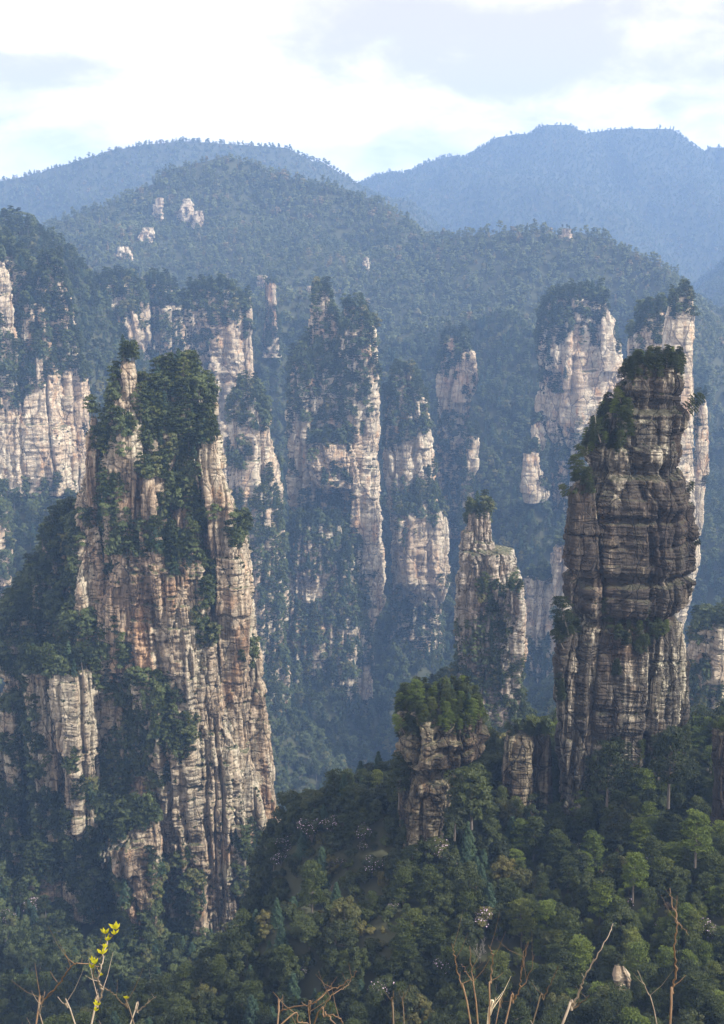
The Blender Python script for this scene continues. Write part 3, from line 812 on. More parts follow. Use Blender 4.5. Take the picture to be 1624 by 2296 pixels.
RIDGES.append((poly_ridge([(960, 1720, 520), (1080, 1640, 515), (1200, 1700, 530)]), [0, 15, 100, 200, 900], [0, 8, 120, 260, 1200], 6))
RIDGES.append((poly_ridge([(1180, 1480, 690), (1300, 1500, 680), (1560, 1520, 560), (1700, 1500, 560)]), [0, 20, 100, 200, 900], [0, 10, 110, 250, 1200], 6))

NEAR = [(620, 1880, 285), (660, 1830, 280), (740, 1810, 276), (860, 1815, 276), (960, 1830, 276), (1060, 1800, 284), (1150, 1800, 286), (1250, 1800, 288), (1350, 1730, 298), (1500, 1720, 300), (1624, 1700, 300), (1900, 1640, 300),
        (585, 2190, 262), (700, 2060, 245), (900, 2050, 240), (1100, 2020, 246), (1300, 1980, 252), (1500, 1950, 246), (1624, 1940, 246), (1900, 1900, 250),
        (600, 2350, 220), (800, 2350, 212), (1000, 2350, 208), (1200, 2350, 205), (1400, 2330, 200), (1600, 2330, 200), (1900, 2320, 200),
        (480, 2340, 300), (520, 2250, 280), (400, 2360, 330), (300, 2230, 410), (180, 2150, 425), (80, 2060, 430), (-60, 1980, 440), (-300, 1960, 440),
        (350, 2400, 290), (150, 2380, 300), (0, 2330, 310), (-200, 2330, 310), (100, 2240, 370), (0, 2180, 375)]
NP_ = [D(*q) for q in NEAR]
for (x, y, z) in ((-200, 560, -330), (0, 520, -335), (80, 470, -320), (200, 420, -270), (20, 400, -300), (120, 380, -240), (-60, 350, -285), (-400, 550, -330), (0, 600, -335), (0, 150, -165), (-120, 180, -190), (120, 150, -160), (0, 90, -130), (0, 45, -75), (-100, 60, -90), (100, 60, -90), (-100, 110, -150), (100, 110, -140), (0, 25, -40), (30, 20, -40), (-30, 20, -40), (0, 12, -22), (300, 450, -270), (300, 200, -120), (-300, 300, -230), (-40, 300, -215)):
    NP_.append(np.array([x, y, z], float))
NP_ = np.array(NP_)


def height(x, y):
    shp = x.shape
    x, y = x.ravel(), y.ravel()
    base = np.interp(y, [500, 950], [-345, -345 * GS]) + 10 * fbm(x / 120, y / 120, 0 * x, 3, 31)
    # near ground
    m = y < 640
    hn = base.copy()
    xm, ym = x[m], y[m]
    num = np.zeros(len(xm)); den = np.zeros(len(xm))
    for p in NP_:
        d2 = (xm - p[0]) ** 2 + (ym - p[1]) ** 2 + 60
        wgt = 1.0 / d2 ** 2.2
        num += wgt * p[2]; den += wgt
    hm = num / den + 3.0 * fbm(xm / 22, ym / 22, 0 * xm, 4, 41) * np.clip(ym / 60, 0, 1)
    t = np.clip((ym - 440) / 160, 0, 1)
    t = t * t * (3 - 2 * t)
    hn[m] = hm * (1 - t) + base[m] * t
    near = np.clip((60 - y) / 50, 0, 1)
    h = hn
    ceil_ = np.where(y < 640, 1, 0)
    for (P, dd, dv, nz) in RIDGES:
        if P[:, 1].max() > 800:
            dd, dv, nz = np.array(dd) * GS, np.array(dv) * GS, nz * GS
        best = np.full(len(x), -1e9)
        dist = np.full(len(x), 1e9)
        for i in range(len(P) - 1):
            a, b = P[i], P[i + 1]
            ab = b[:2] - a[:2]
            tt = np.clip(((x - a[0]) * ab[0] + (y - a[1]) * ab[1]) / (ab @ ab), 0, 1)
            d = np.hypot(x - a[0] - tt * ab[0], y - a[1] - tt * ab[1])
            zc = a[2] + tt * (b[2] - a[2])
            v = zc - np.interp(d, dd, dv)
            k = v > best
            best = np.where(k, v, best)
            dist = np.where(k, d, dist)
        ns = fbm(x / (nz * 7), y / (nz * 7), 0 * x, 4, int(nz)) 
        ns = ns - np.abs(fbm(x / (nz * 5) + 7, y / (nz * 9), 0 * x, 3, int(nz) + 9)) * 0.9
        best = best + nz * (ns - 0.25) * np.clip(dist / (nz * 4), 0, 1)
        h = np.maximum(h, best)
    # the lookout the camera stands on
    edge = np.interp(y, [-50, 1.6, 3.0, 14, 40], [-1.7, -1.7, -4.0, -26, -400])
    h = np.where(y < 14, np.where(y < 1.6, -1.7, edge), h)
    return h.reshape(shp)


rows = np.concatenate([np.array([-60, -10, 0, 1.6, 2.2, 3, 5, 8, 11, 14]), np.exp(np.linspace(math.log(18), math.log(9500), 680))])
lat = np.concatenate([np.linspace(-1.6, -0.52, 40, endpoint=False), np.linspace(-0.52, 0.52, 420), np.linspace(0.52, 1.6, 41)[1:]])
GX = lat[None] * (np.abs(rows)[:, None] + 60)
GY = np.repeat(rows[:, None], len(lat), 1)
GZ = height(GX, GY)
nr, nc = GX.shape
i = np.arange(nr - 1)[:, None]
j = np.arange(nc - 1)[None]
GF = np.stack([i * nc + j, i * nc + j + 1, (i + 1) * nc + j + 1, (i + 1) * nc + j], -1).reshape(-1, 4)
me = mesh_of('ground', np.stack([GX, GY, GZ], -1).reshape(-1, 3), GF, [M_GROUND], smooth=True)
tag(link('ground', me), kind='structure')

def hit_depth(x, y, y0=1100, y1=3200):
    Ys = np.arange(y0, y1, 5.0)
    P = np.array([D(x, y, q) for q in Ys])
    hh = height(P[:, 0], P[:, 1])
    k = np.where(hh > P[:, 2])[0]
    return Ys[k[0]] if len(k) else y1


for q, (lab, prof, Yq) in enumerate(OUT):
    xm = (prof[1][1] + prof[1][2]) / 2
    Yh = hit_depth(xm, (prof[0][0] + prof[-1][0]) / 2) - 7
    prof = [(y_ - 4, xa - 2, xb + 2) for (y_, xa, xb) in prof] + [(prof[-1][0] + 60, prof[-1][1], prof[-1][2])]
    rock('rock_outcrop', lab, 'rock', [(prof, float(Yh), dict(ratio=0.9, s=0.7, amp=1.5, cap=1.0)), ([(a_ + 14, b_ - 5, b_ + 7) for (a_, b_, c_) in prof], float(Yh) + 3, dict(ratio=0.9, s=0.7, amp=1.3, cap=1.0))], M_ROCK_PALE, 1.4, 1100 + q, top_y=-1, noise_cut=0.9, cell=9, tree_scale=0.5)


# ------------------------------------------------------------------ tree models
def rand_dir(n):
    v = rng.normal(size=(n, 3))
    return v / np.linalg.norm(v, axis=1)[:, None]


def crown_leaves(g, clumps, n, size, up=0.35, aspect=0.6):
    for (c, r) in clumps:
        d = rand_dir(n)
        d[:, 2] = np.where(d[:, 2] < -0.35, -d[:, 2], d[:, 2])
        rad = rng.uniform(0.55, 1.05, n) ** 0.6
        C = np.asarray(c) + d * np.asarray(r) * rad[:, None]
        N = d + 0.75 * rand_dir(n) + np.array([0, 0, up])
        N /= np.linalg.norm(N, axis=1)[:, None]
        g.leaves(C, N, size, aspect)


def broadleaf_geo(lod, seed):
    """about 9 m tall; lod 0 near, 1 middle, 2 far"""
    r = random.Random(seed)
    nc = (38, 15, 7)[lod]
    nl = (150, 52, 20)[lod]
    sz = (0.23, 0.5, 1.1)[lod]
    H = 8.5
    W = r.uniform(2.0, 3.9)
    ox, oy = r.uniform(-1.2, 1.2), r.uniform(-1.2, 1.2)
    cl = []
    for q in range(nc):
        a = r.uniform(0, 6.28)
        t = r.random()
        z = H * (0.24 + 0.74 * t)
        rr = W * math.sqrt(max(0.05, 1 - ((t - 0.35) / 0.72) ** 2)) * r.uniform(0.4, 1.05)
        s_ = (0.6 + 0.9 * r.random()) * (1.0, 1.25, 1.7)[lod]
        cl.append(((rr * math.cos(a) * 1.15 + ox * t, rr * math.sin(a) * 0.9 + oy * t, z + r.uniform(-0.6, 0.6)), (s_, s_, s_ * r.uniform(0.5, 0.95))))
    cl.append(((0, 0, H * 0.9), (1.4, 1.4, 1.1)))
    g = Geo()
    crown_leaves(g, cl, nl, sz)
    t = Geo()
    t.tube([(0, 0, -1.5), (0.1, 0, 1.5), (0.25, 0.1, 3.5), (0.1, 0.2, 6.0)], [0.26, 0.2, 0.15, 0.07], 5)
    if lod < 2:
        for (c, s_) in cl[:6]:
            t.tube([(0.2, 0.1, 2.8), (c[0] * 0.5, c[1] * 0.5, (2.8 + c[2]) / 2), c], [0.1, 0.07, 0.03], 4)
    return g, t


def pine_geo(lod, seed, flat=1.0):
    """layered pine about 10 m tall with flat pads of needles"""
    r = random.Random(seed)
    H = 10.0
    npad = (24, 12, 6)[lod]
    nl = (200, 60, 22)[lod]
    sz = (0.21, 0.48, 1.0)[lod]
    bend = r.uniform(-0.8, 0.8)
    tr = [(0, 0, -1.5), (bend * 0.2, 0.1, H * 0.3), (bend * 0.7, 0.0, H * 0.65), (bend, 0.15, H * 0.97)]
    g, t = Geo(), Geo()
    t.tube(tr, [0.24, 0.19, 0.13, 0.05], 5)
    for q in range(npad):
        f = (0.24 if lod == 0 else 0.36) + (0.74 if lod == 0 else 0.62) * (q + r.random()) / npad
        a = q * 2.4 + r.uniform(-0.5, 0.5)
        reach = (3.0 - 2.6 * max(0, f - 0.5) / 0.5 * 0.75) * r.uniform(0.6, 1.1)
        cx, cy = bend * f + reach * math.cos(a) * 0.75, reach * math.sin(a) * 0.75
        z = H * f + 0.25
        pr = r.uniform(0.95, 1.55) * (1, 1.1, 1.4)[lod]
        n = nl
        ph = rng.uniform(0, 2 * np.pi, n)
        rr = np.sqrt(rng.random(n)) * pr * rng.uniform(0.75, 1.15, n)
        C = np.stack([cx + rr * np.cos(ph) * 1.15, cy + rr * np.sin(ph), z + rng.normal(0, 0.11 * flat, n) + 0.25 * (1 - (rr / pr) ** 2)], 1)
        N = rand_dir(n) * 0.8 + np.array([0, 0, 0.8])
        N /= np.linalg.norm(N, axis=1)[:, None]
        g.leaves(C, N, sz, 0.5)
        if lod < 2:
            t.tube([(bend * f, 0.1, H * f - 0.5), (cx * 0.6 + bend * f * 0.4, cy * 0.6, z - 0.35), (cx, cy, z - 0.05)], [0.075, 0.05, 0.02], 4)
    return g, t


def fir_geo(lod, seed):
    """pointed conifer about 11 m tall"""
    r = random.Random(seed)
    H = 11.0
    layers = (13, 9, 6)[lod]
    nl = (230, 60, 14)[lod]
    sz = (0.27, 0.55, 1.15)[lod]
    g, t = Geo(), Geo()
    t.tube([(0, 0, -1.5), (0, 0, H * 0.5), (0, 0, H)], [0.24, 0.15, 0.03], 5)
    for q in range(layers):
        f = (q + 0.5) / layers
        z = H * (0.16 + 0.82 * f)
        rad = 2.5 * (1 - f) ** 0.85 + 0.25
        ph = rng.uniform(0, 2 * np.pi, nl)
        lobes = 1 + 0.25 * np.sin(ph * 5 + q * 1.7)
        rr = rad * np.sqrt(rng.uniform(0.12, 1.0, nl)) * lobes
        C = np.stack([rr * np.cos(ph), rr * np.sin(ph), z - 0.32 * rr + rng.normal(0, 0.18, nl)], 1)
        N = np.stack([np.cos(ph) * 0.5, np.sin(ph) * 0.5, np.full(nl, 0.8)], 1) + 0.6 * rand_dir(nl)
        N /= np.linalg.norm(N, axis=1)[:, None]
        g.leaves(C, N, sz, 0.5)
    return g, t


def shrub_geo(lod, seed):
    r = random.Random(seed)
    cl = []
    for q in range((8, 5, 3)[lod]):
        a = r.uniform(0, 6.28)
        rr = r.uniform(0.3, 1.5)
        cl.append(((rr * math.cos(a), rr * math.sin(a), r.uniform(0.8, 2.6)), (1.0, 1.0, 0.85)))
    g = Geo()
    crown_leaves(g, cl, (150, 50, 14)[lod], (0.24, 0.5, 1.0)[lod])
    t = Geo()
    for (c, s_) in cl:
        t.tube([(0, 0, -0.8), (c[0] * 0.5, c[1] * 0.5, c[2] * 0.5), c], [0.07, 0.05, 0.02], 4)
    return g, t, cl


def bare_geo(seed):
    r = random.Random(seed)
    t = Geo()
    def grow(p, d, L, rad, lev):
        q = p + d * L
        m = (p + q) / 2 + np.array([r.uniform(-1, 1), r.uniform(-1, 1), r.uniform(-.3, .3)]) * L * 0.08
        t.tube([p, m, q], [rad, rad * 0.8, rad * 0.55], 4)
        if lev == 0:
            return
        for _ in range(3 if lev > 1 else 4):
            nd = d + np.array([r.uniform(-1, 1), r.uniform(-1, 1), r.uniform(-0.3, 0.8)]) * 0.75
            nd /= np.linalg.norm(nd)
            grow(p + (q - p) * r.uniform(0.55, 1), nd, L * r.uniform(0.5, 0.75), rad * 0.55, lev - 1)
    grow(np.array([0, 0, -1.0]), np.array([0.05, 0, 1.0]), 3.4, 0.16, 4)
    return t


MESHES = {}


def model(kind, lod, var):
    key = (kind, lod, var)
    if key in MESHES:
        return MESHES[key]
    extra = None
    if kind == 'broad':
        g, t = broadleaf_geo(lod, 10 + var)
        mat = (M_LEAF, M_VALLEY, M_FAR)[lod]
    elif kind == 'pine':
        g, t = pine_geo(lod, 40 + var)
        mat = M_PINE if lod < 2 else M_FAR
    elif kind == 'bright':
        g, t = pine_geo(lod, 60 + var)
        mat = M_BRIGHT
    elif kind == 'fir':
        g, t = fir_geo(lod, 80 + var)
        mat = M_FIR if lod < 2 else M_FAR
    elif kind == 'shrub':
        g, t, _ = shrub_geo(lod, 90 + var)
        mat = M_LEAF
    elif kind == 'brown':
        g, t, _ = shrub_geo(lod, 95 + var)
        mat = M_DRY
    elif kind == 'flower':
        g, t, cl = shrub_geo(lod, 110 + var)
        mat = M_LEAF
        e = Geo()
        crown_leaves(e, [(c, np.array(r_) * 1.1) for (c, r_) in cl], 30, 0.10, 0.8, 0.9)
        extra = mesh_of('blossom', *e.arrays(), [M_BLOSSOM])
    elif kind == 'bare':
        t = bare_geo(130 + var)
        g = None
        mat = None
    cm = mesh_of('crown', *g.arrays(), [mat]) if g else None
    tm = mesh_of('trunk', *t.arrays(), [M_GREYBARK if kind == 'bare' else M_BARK])
    MESHES[key] = (cm, tm, extra)
    return MESHES[key]


SMALL = {'broad': ('broadleaf_tree', 'tree'), 'pine': ('pine_tree', 'pine'), 'bright': ('pine_tree', 'pine'), 'fir': ('fir_tree', 'fir'), 'shrub': ('shrub', 'shrub'),
         'brown': ('shrub', 'shrub'), 'flower': ('flowering_shrub', 'shrub'), 'bare': ('bare_tree', 'tree')}
PROTO = {}


def plant(kind, var, loc, scale, rz, label, group=None, tilt=(0, 0), sz=None):
    """a tree of its own, with crown and trunk as parts"""
    cm, tm, ex = model(kind, 0, var)
    name, cat = SMALL[kind]
    if (kind, var) not in PROTO:
        root = bpy.data.objects.new(name, None)
        kids = []
        for nm, m_ in (('trunk', tm), ('crown', cm), ('blossom', ex)):
            if m_ is not None:
                kids.append(bpy.data.objects.new(nm, m_))
        PROTO[(kind, var)] = (root, kids)
    else:
        r0, k0 = PROTO[(kind, var)]
        root = r0.copy()
        kids = [k.copy() for k in k0]
    col.objects.link(root)
    root.location = loc
    root.scale = (scale, scale, sz or scale)
    root.rotation_euler = (tilt[0], tilt[1], rz)
    for k in kids:
        col.objects.link(k)
        k.parent = root
    for key in ('label', 'group'):
        if key in root:
            del root[key]
    tag(root, label, cat, group)
    return root


# ------------------------------------------------------------------ where trees stand
GV = np.stack([GX, GY, GZ], -1).reshape(-1, 3)
GFC, GFN = face_info(GV, GF)
GFN *= np.sign(GFN[:, 2:3] + 1e-9)
GAREA = np.linalg.norm(np.cross(GV[GF[:, 2]] - GV[GF[:, 0]], GV[GF[:, 3]] - GV[GF[:, 1]]), axis=1) / 2


def ground_points(y0, y1, cell, seed, over=3.2, pad=240):
    """about one point per cell x cell of real surface, steep ground included"""
    r = np.random.default_rng(seed)
    px, py, _ = project(GFC)
    to = -GFC / np.linalg.norm(GFC, axis=1)[:, None]
    f = (GFN * to).sum(1)
    ok = (GFC[:, 1] > y0) & (GFC[:, 1] <= y1) & (f > -0.15) & (px > -pad) & (px < 1624 + pad) & (py < 2296 + pad)
    idx = np.where(ok)[0]
    lam = GAREA[idx] / cell ** 2 * over
    k = r.poisson(lam)
    idx = np.repeat(idx, k)
    a, b = r.random((2, len(idx), 1))
    A, B, C_, Dd = (GV[GF[idx, q]] for q in range(4))
    P = A * (1 - a) * (1 - b) + B * a * (1 - b) + C_ * a * b + Dd * (1 - a) * b
    sel = thin(P, cell * 1.05, seed)
    return P[sel], GFN[idx[sel]]


ALL = []   # rows: x y z scale bucket
def add_pts(C, scale, cls):
    ALL.append(np.column_stack([C, scale, cls]))


near_C, near_N = ground_points(140, 360, 3.0, 1)
add_pts(near_C, 0.34 + 0.68 * rng.random(len(near_C)) ** 1.3, np.zeros(len(near_C)))
mid_C, _ = ground_points(360, 640, 4.6, 2)
add_pts(mid_C, rng.uniform(0.6, 1.05, len(mid_C)), np.ones(len(mid_C)))
mid_C, _ = ground_points(640, 1560, 7.2, 3)
add_pts(mid_C, GS * rng.uniform(0.5, 1.05, len(mid_C)), np.ones(len(mid_C)))
for C, N, ts, isT in VEG:
    r_ = rng.uniform(0.65, 1.2, len(C))
    C = C - N * np.array([0.35, 0.35, 0.1])
    add_pts(C, ts * r_, np.where(isT > 0, 2, 3))
ALL = np.concatenate(ALL)
px, py, zc = project(ALL[:, :3])
vis = (px > -120) & (px < 1744) & (py < 2500)
ALL, px, py, zc = ALL[vis], px[vis], py[vis], zc[vis]

# kinds: draw by place
nA = len(ALL)
u = rng.random(nA)
patch = fbm(ALL[:, 0] / 30, ALL[:, 1] / 30, ALL[:, 2] / 30, 2, 5)
kind = np.where(u + 0.25 * patch < 0.34, 'pine', np.where(u + 0.25 * patch < 0.44, 'fir', 'broad')).astype('<U8')
nearm = (zc < 400) & (ALL[:, 4] == 0)
right = (px > 1150) & (zc < 400)
kind[nearm & (u < 0.42)] = 'pine'
kind[nearm & (u > 0.86) & (u < 0.93)] = 'fir'
kind[right & (u < 0.62)] = 'pine'
kind[right & (u > 0.88)] = 'bright'
kind[right & (px > 1350) & (u > 0.80)] = 'bright'
kind[(zc < 400) & (px < 1120) & (ALL[:, 4] == 2) & (u > 0.6)] = 'bright'
u2 = rng.random(nA)
kind[nearm & (u2 < 0.13)] = 'shrub'
slope = nearm & (px > 620) & (px < 900) & (py > 1880) & (py < 2180)
kind[slope & (u2 < 0.75)] = 'shrub'
ALL[slope, 3] *= 1.25
kind[nearm & (u2 > 0.985)] = 'bare'
kind[nearm & (u2 > 0.93) & (u2 < 0.985)] = 'flower'
kind[nearm & (u2 > 0.90) & (u2 < 0.93)] = 'brown'
kind[(ALL[:, 4] == 3)] = 'shrub'
onrock = ALL[:, 4] == 2
kind[onrock & (u2 < 0.25)] = 'pine'
kind[onrock & (u2 > 0.78)] = 'shrub'
scl = ALL[:, 3].copy()
scl[kind == 'shrub'] *= 1.0
scl[nearm & (kind == 'shrub')] *= 0.9

# the largest-looking ones become trees of their own
LIM = {'broad': 240, 'pine': 240, 'fir': 60, 'bright': 40, 'shrub': 150, 'flower': 60, 'bare': 20, 'brown': 20}
LAB = {
    'broad': {'s': 'dense dark green broadleaf tree in the wood on the near forest slope', 'l': 'dark green broadleaf tree in the wood below the left massif', 'q': 'dark green broadleaf tree rooted on the left massif', 'p': 'small leafy tree growing on a ledge of the dark right pillar', 'n': 'small leafy tree on top of the mushroom shaped rock'},
    'pine': {'s': 'layered dark pine standing in the near forest slope', 'l': 'layered dark pine in the wood below the left massif', 'q': 'layered dark pine rooted on the left massif', 'p': 'small flat layered pine on the dark right pillar', 'n': 'small pine on top of the mushroom shaped rock'},
}
ind = np.zeros(nA, bool)
size_px = scl / zc
infr = (px > -30) & (px < 1654) & (py < 2380) & (py > 0)
for kd, lim in LIM.items():
    idx = np.where((kind == kd) & infr & (zc < 560))[0]
    idx = idx[np.argsort(-size_px[idx])][:lim]
    ind[idx] = True


def zone(i):
    if zc[i] > 400:
        return 'q' if ALL[i, 4] >= 2 else 'l'
    if ALL[i, 4] >= 2:
        return 'n' if px[i] < 1120 else 'p'
    return 's' if px[i] > 560 else 'l'


PLACE = {'s': 'on the near forest slope', 'l': 'in the wood below the left massif', 'q': 'rooted on the left massif', 'p': 'growing on the dark right pillar', 'n': 'on the mushroom shaped rock'}
WHAT = {'broad': 'dense dark green broadleaf tree', 'pine': 'dark pine with flat layered boughs', 'fir': 'dark pointed fir', 'bright': 'bright yellow green pine', 'shrub': 'low rounded green shrub',
        'flower': 'shrub dotted with pale pink blossom', 'bare': 'leafless pale grey tree', 'brown': 'reddish brown budding shrub'}
PLUR = {'broad': 'broadleaf trees', 'pine': 'layered pines', 'fir': 'pointed firs', 'bright': 'yellow green pines', 'shrub': 'green shrubs', 'flower': 'blossoming shrubs', 'bare': 'leafless trees', 'brown': 'brown budding shrubs'}
for i in np.where(ind)[0]:
    kd = str(kind[i])
    z_ = zone(i)
    nv = {'broad': 6, 'pine': 4}.get(kd, 2)
    plant(kd, int(rng.integers(nv)), tuple(ALL[i, :3]), float(scl[i]), float(rng.uniform(0, 6.28)), WHAT[kd] + ' ' + PLACE[z_], PLUR[kd] + ' ' + PLACE[z_], sz=float(scl[i] * rng.uniform(0.85, 1.2)))


# single pines that stand out against the drop
HAND = [
    ('pine', 0, (1454, 842, 287), 44, 0, 'flat crowned pine in the middle of the dark pillar summit'),
    ('pine', 1, (1512, 846, 286), 48, 6, 'widest spreading pine at the right end of the dark pillar summit'),
    ('pine', 2, (1420, 866, 285), 34, -16, 'small pine leaning out at the left end of the dark pillar summit'),
    ('pine', 3, (1528, 930, 284), 60, 48, 'pine drooping far out over the right edge of the dark pillar'),
    ('pine', 1, (1392, 900, 283), 32, -22, 'low pine on the first step under the dark pillar summit'),
    ('pine', 2, (1345, 985, 281), 52, -20, 'pine jutting from the upper left shoulder of the dark pillar'),
    ('pine', 0, (1318, 1030, 281), 42, -38, 'pine leaning left from the shoulder corner of the dark pillar'),
    ('pine', 3, (1300, 1088, 280), 70, -6, 'slim upright pine on the left shelf of the dark pillar'),
    ('pine', 1, (1278, 1120, 279), 40, -30, 'lowest pine at the tip of the left shelf of the dark pillar'),
    ('pine', 2, (1536, 1112, 285), 36, 24, 'little pine perched on the right edge notch of the dark pillar'),
    ('pine', 0, (1534, 1222, 285), 36, 78, 'pine hanging downward from the right wall of the dark pillar'),
    ('pine', 1, (1272, 1412, 278), 80, -14, 'open branched pine beside the dark pillar at its lower left ledge'),
    ('pine', 3, (1262, 1450, 277), 46, -26, 'smaller pine under the open branched one at the lower left ledge'),
    ('bright', 0, (935, 1588, 256), 66, 0, 'yellow green domed pine at the top left of the mushroom rock'),
    ('bright', 1, (1050, 1612, 256), 50, 14, 'yellow green pine at the right brim of the mushroom rock'),
    ('bright', 0, (905, 1640, 255), 44, -26, 'yellow green pine hanging off the left brim of the mushroom rock'),
    ('pine', 2, (1000, 1585, 256), 44, 0, 'dark pine in the centre of the mushroom rock top'),
    ('bright', 1, (1420, 2010, 205), 95, 5, 'brightest yellow green pine with wide flat boughs right of the slope centre'),
    ('bright', 0, (1560, 1930, 215), 110, 0, 'tall yellow green pine near the right edge of the slope'),
    ('pine', 0, (1362, 1790, 262), 130, 0, 'slim pine in front of the dark pillar foot'),
    ('pine', 1, (1500, 1790, 262), 160, 0, 'dark pine in front of the right foot of the dark pillar'),
    ('fir', 0, (470, 2300, 262), 170, 0, 'dark fir standing at the foot of the massif rock slab'),
    ('broad', 2, (1058, 1840, 248), 120, 0, 'rounded leafy tree hiding the right foot of the mushroom rock'),
    ('broad', 4, (1020, 1870, 246), 90, 0, 'lower leafy tree against the foot of the mushroom rock'),
    ('pine', 3, (895, 1800, 258), 110, 0, 'dark pine against the left foot of the mushroom rock'),
    ('bare', 1, (1336, 945, 280), 42, -10, 'leafless snag on the upper left shoulder of the dark pillar'),
]
for (kd, vr, pos, hpx, lean, lab) in HAND:
    L_ = D(*pos)
    hm = {'pine': 10.2, 'broad': 8.6, 'bright': 10.2, 'fir': 11.0, 'bare': 9.0}[kd]
    sc_ = hpx * np.linalg.norm(L_) / FD / hm
    plant(kd, vr, tuple(L_), float(sc_), 0.0 if abs(lean) > 5 else vr * 1.3, lab, tilt=(0, R(lean)))


BLOOM = [
    (96, 2010, 1.9, 'broadest mauve pink blossoming tree at the lower left under the massif'),
    (70, 2050, 1.5, 'pink blossoming tree just below the largest one at the lower left'),
    (128, 1990, 1.3, 'small pink blossoming tree right of the largest one at the lower left'),
    (20, 2080, 1.4, 'pale blossoming tree at the left edge under the massif'),
    (60, 1925, 1.2, 'topmost pink blossoming tree at the lower left'),
    (560, 2095, 1.2, 'white blossoming tree at the left end of the near slope'),
    (700, 1885, 1.3, 'white blossoming tree high on the near slope left of the mushroom rock'),
    (742, 1868, 1.0, 'small white blossoming tree near the skyline of the near slope'),
    (835, 1965, 1.1, 'white blossoming tree in the scrubby opening of the near slope'),
    (980, 1935, 1.5, 'pinkish white blossoming tree under the mushroom rock foot'),
    (1012, 1985, 1.2, 'smaller pinkish white blossoming tree below the one under the mushroom rock'),
    (1090, 2085, 1.3, 'white blossoming tree above the orange twig fan'),
    (860, 2250, 1.3, 'white blossoming tree beside the short dark stub twigs'),
    (1000, 2190, 1.2, 'pale blossoming tree left of the orange twig fan'),
    (1385, 2060, 1.1, 'pale blossoming tree behind the long slanting grey twig'),
    (1565, 2235, 1.3, 'white blossoming tree in the bottom right corner'),
    (1590, 2120, 1.1, 'violet white blossoming tree at the right edge'),
]
for q, (x_, y_, k_, lab) in enumerate(BLOOM):
    Yb = hit_depth(x_, y_, 160, 520) - 3
    pb = D(x_, y_, Yb)
    plant('flower', q % 2, (pb[0], pb[1], pb[2] + 0.8), k_ * (0.9 + Yb / 900), q * 1.1, lab)


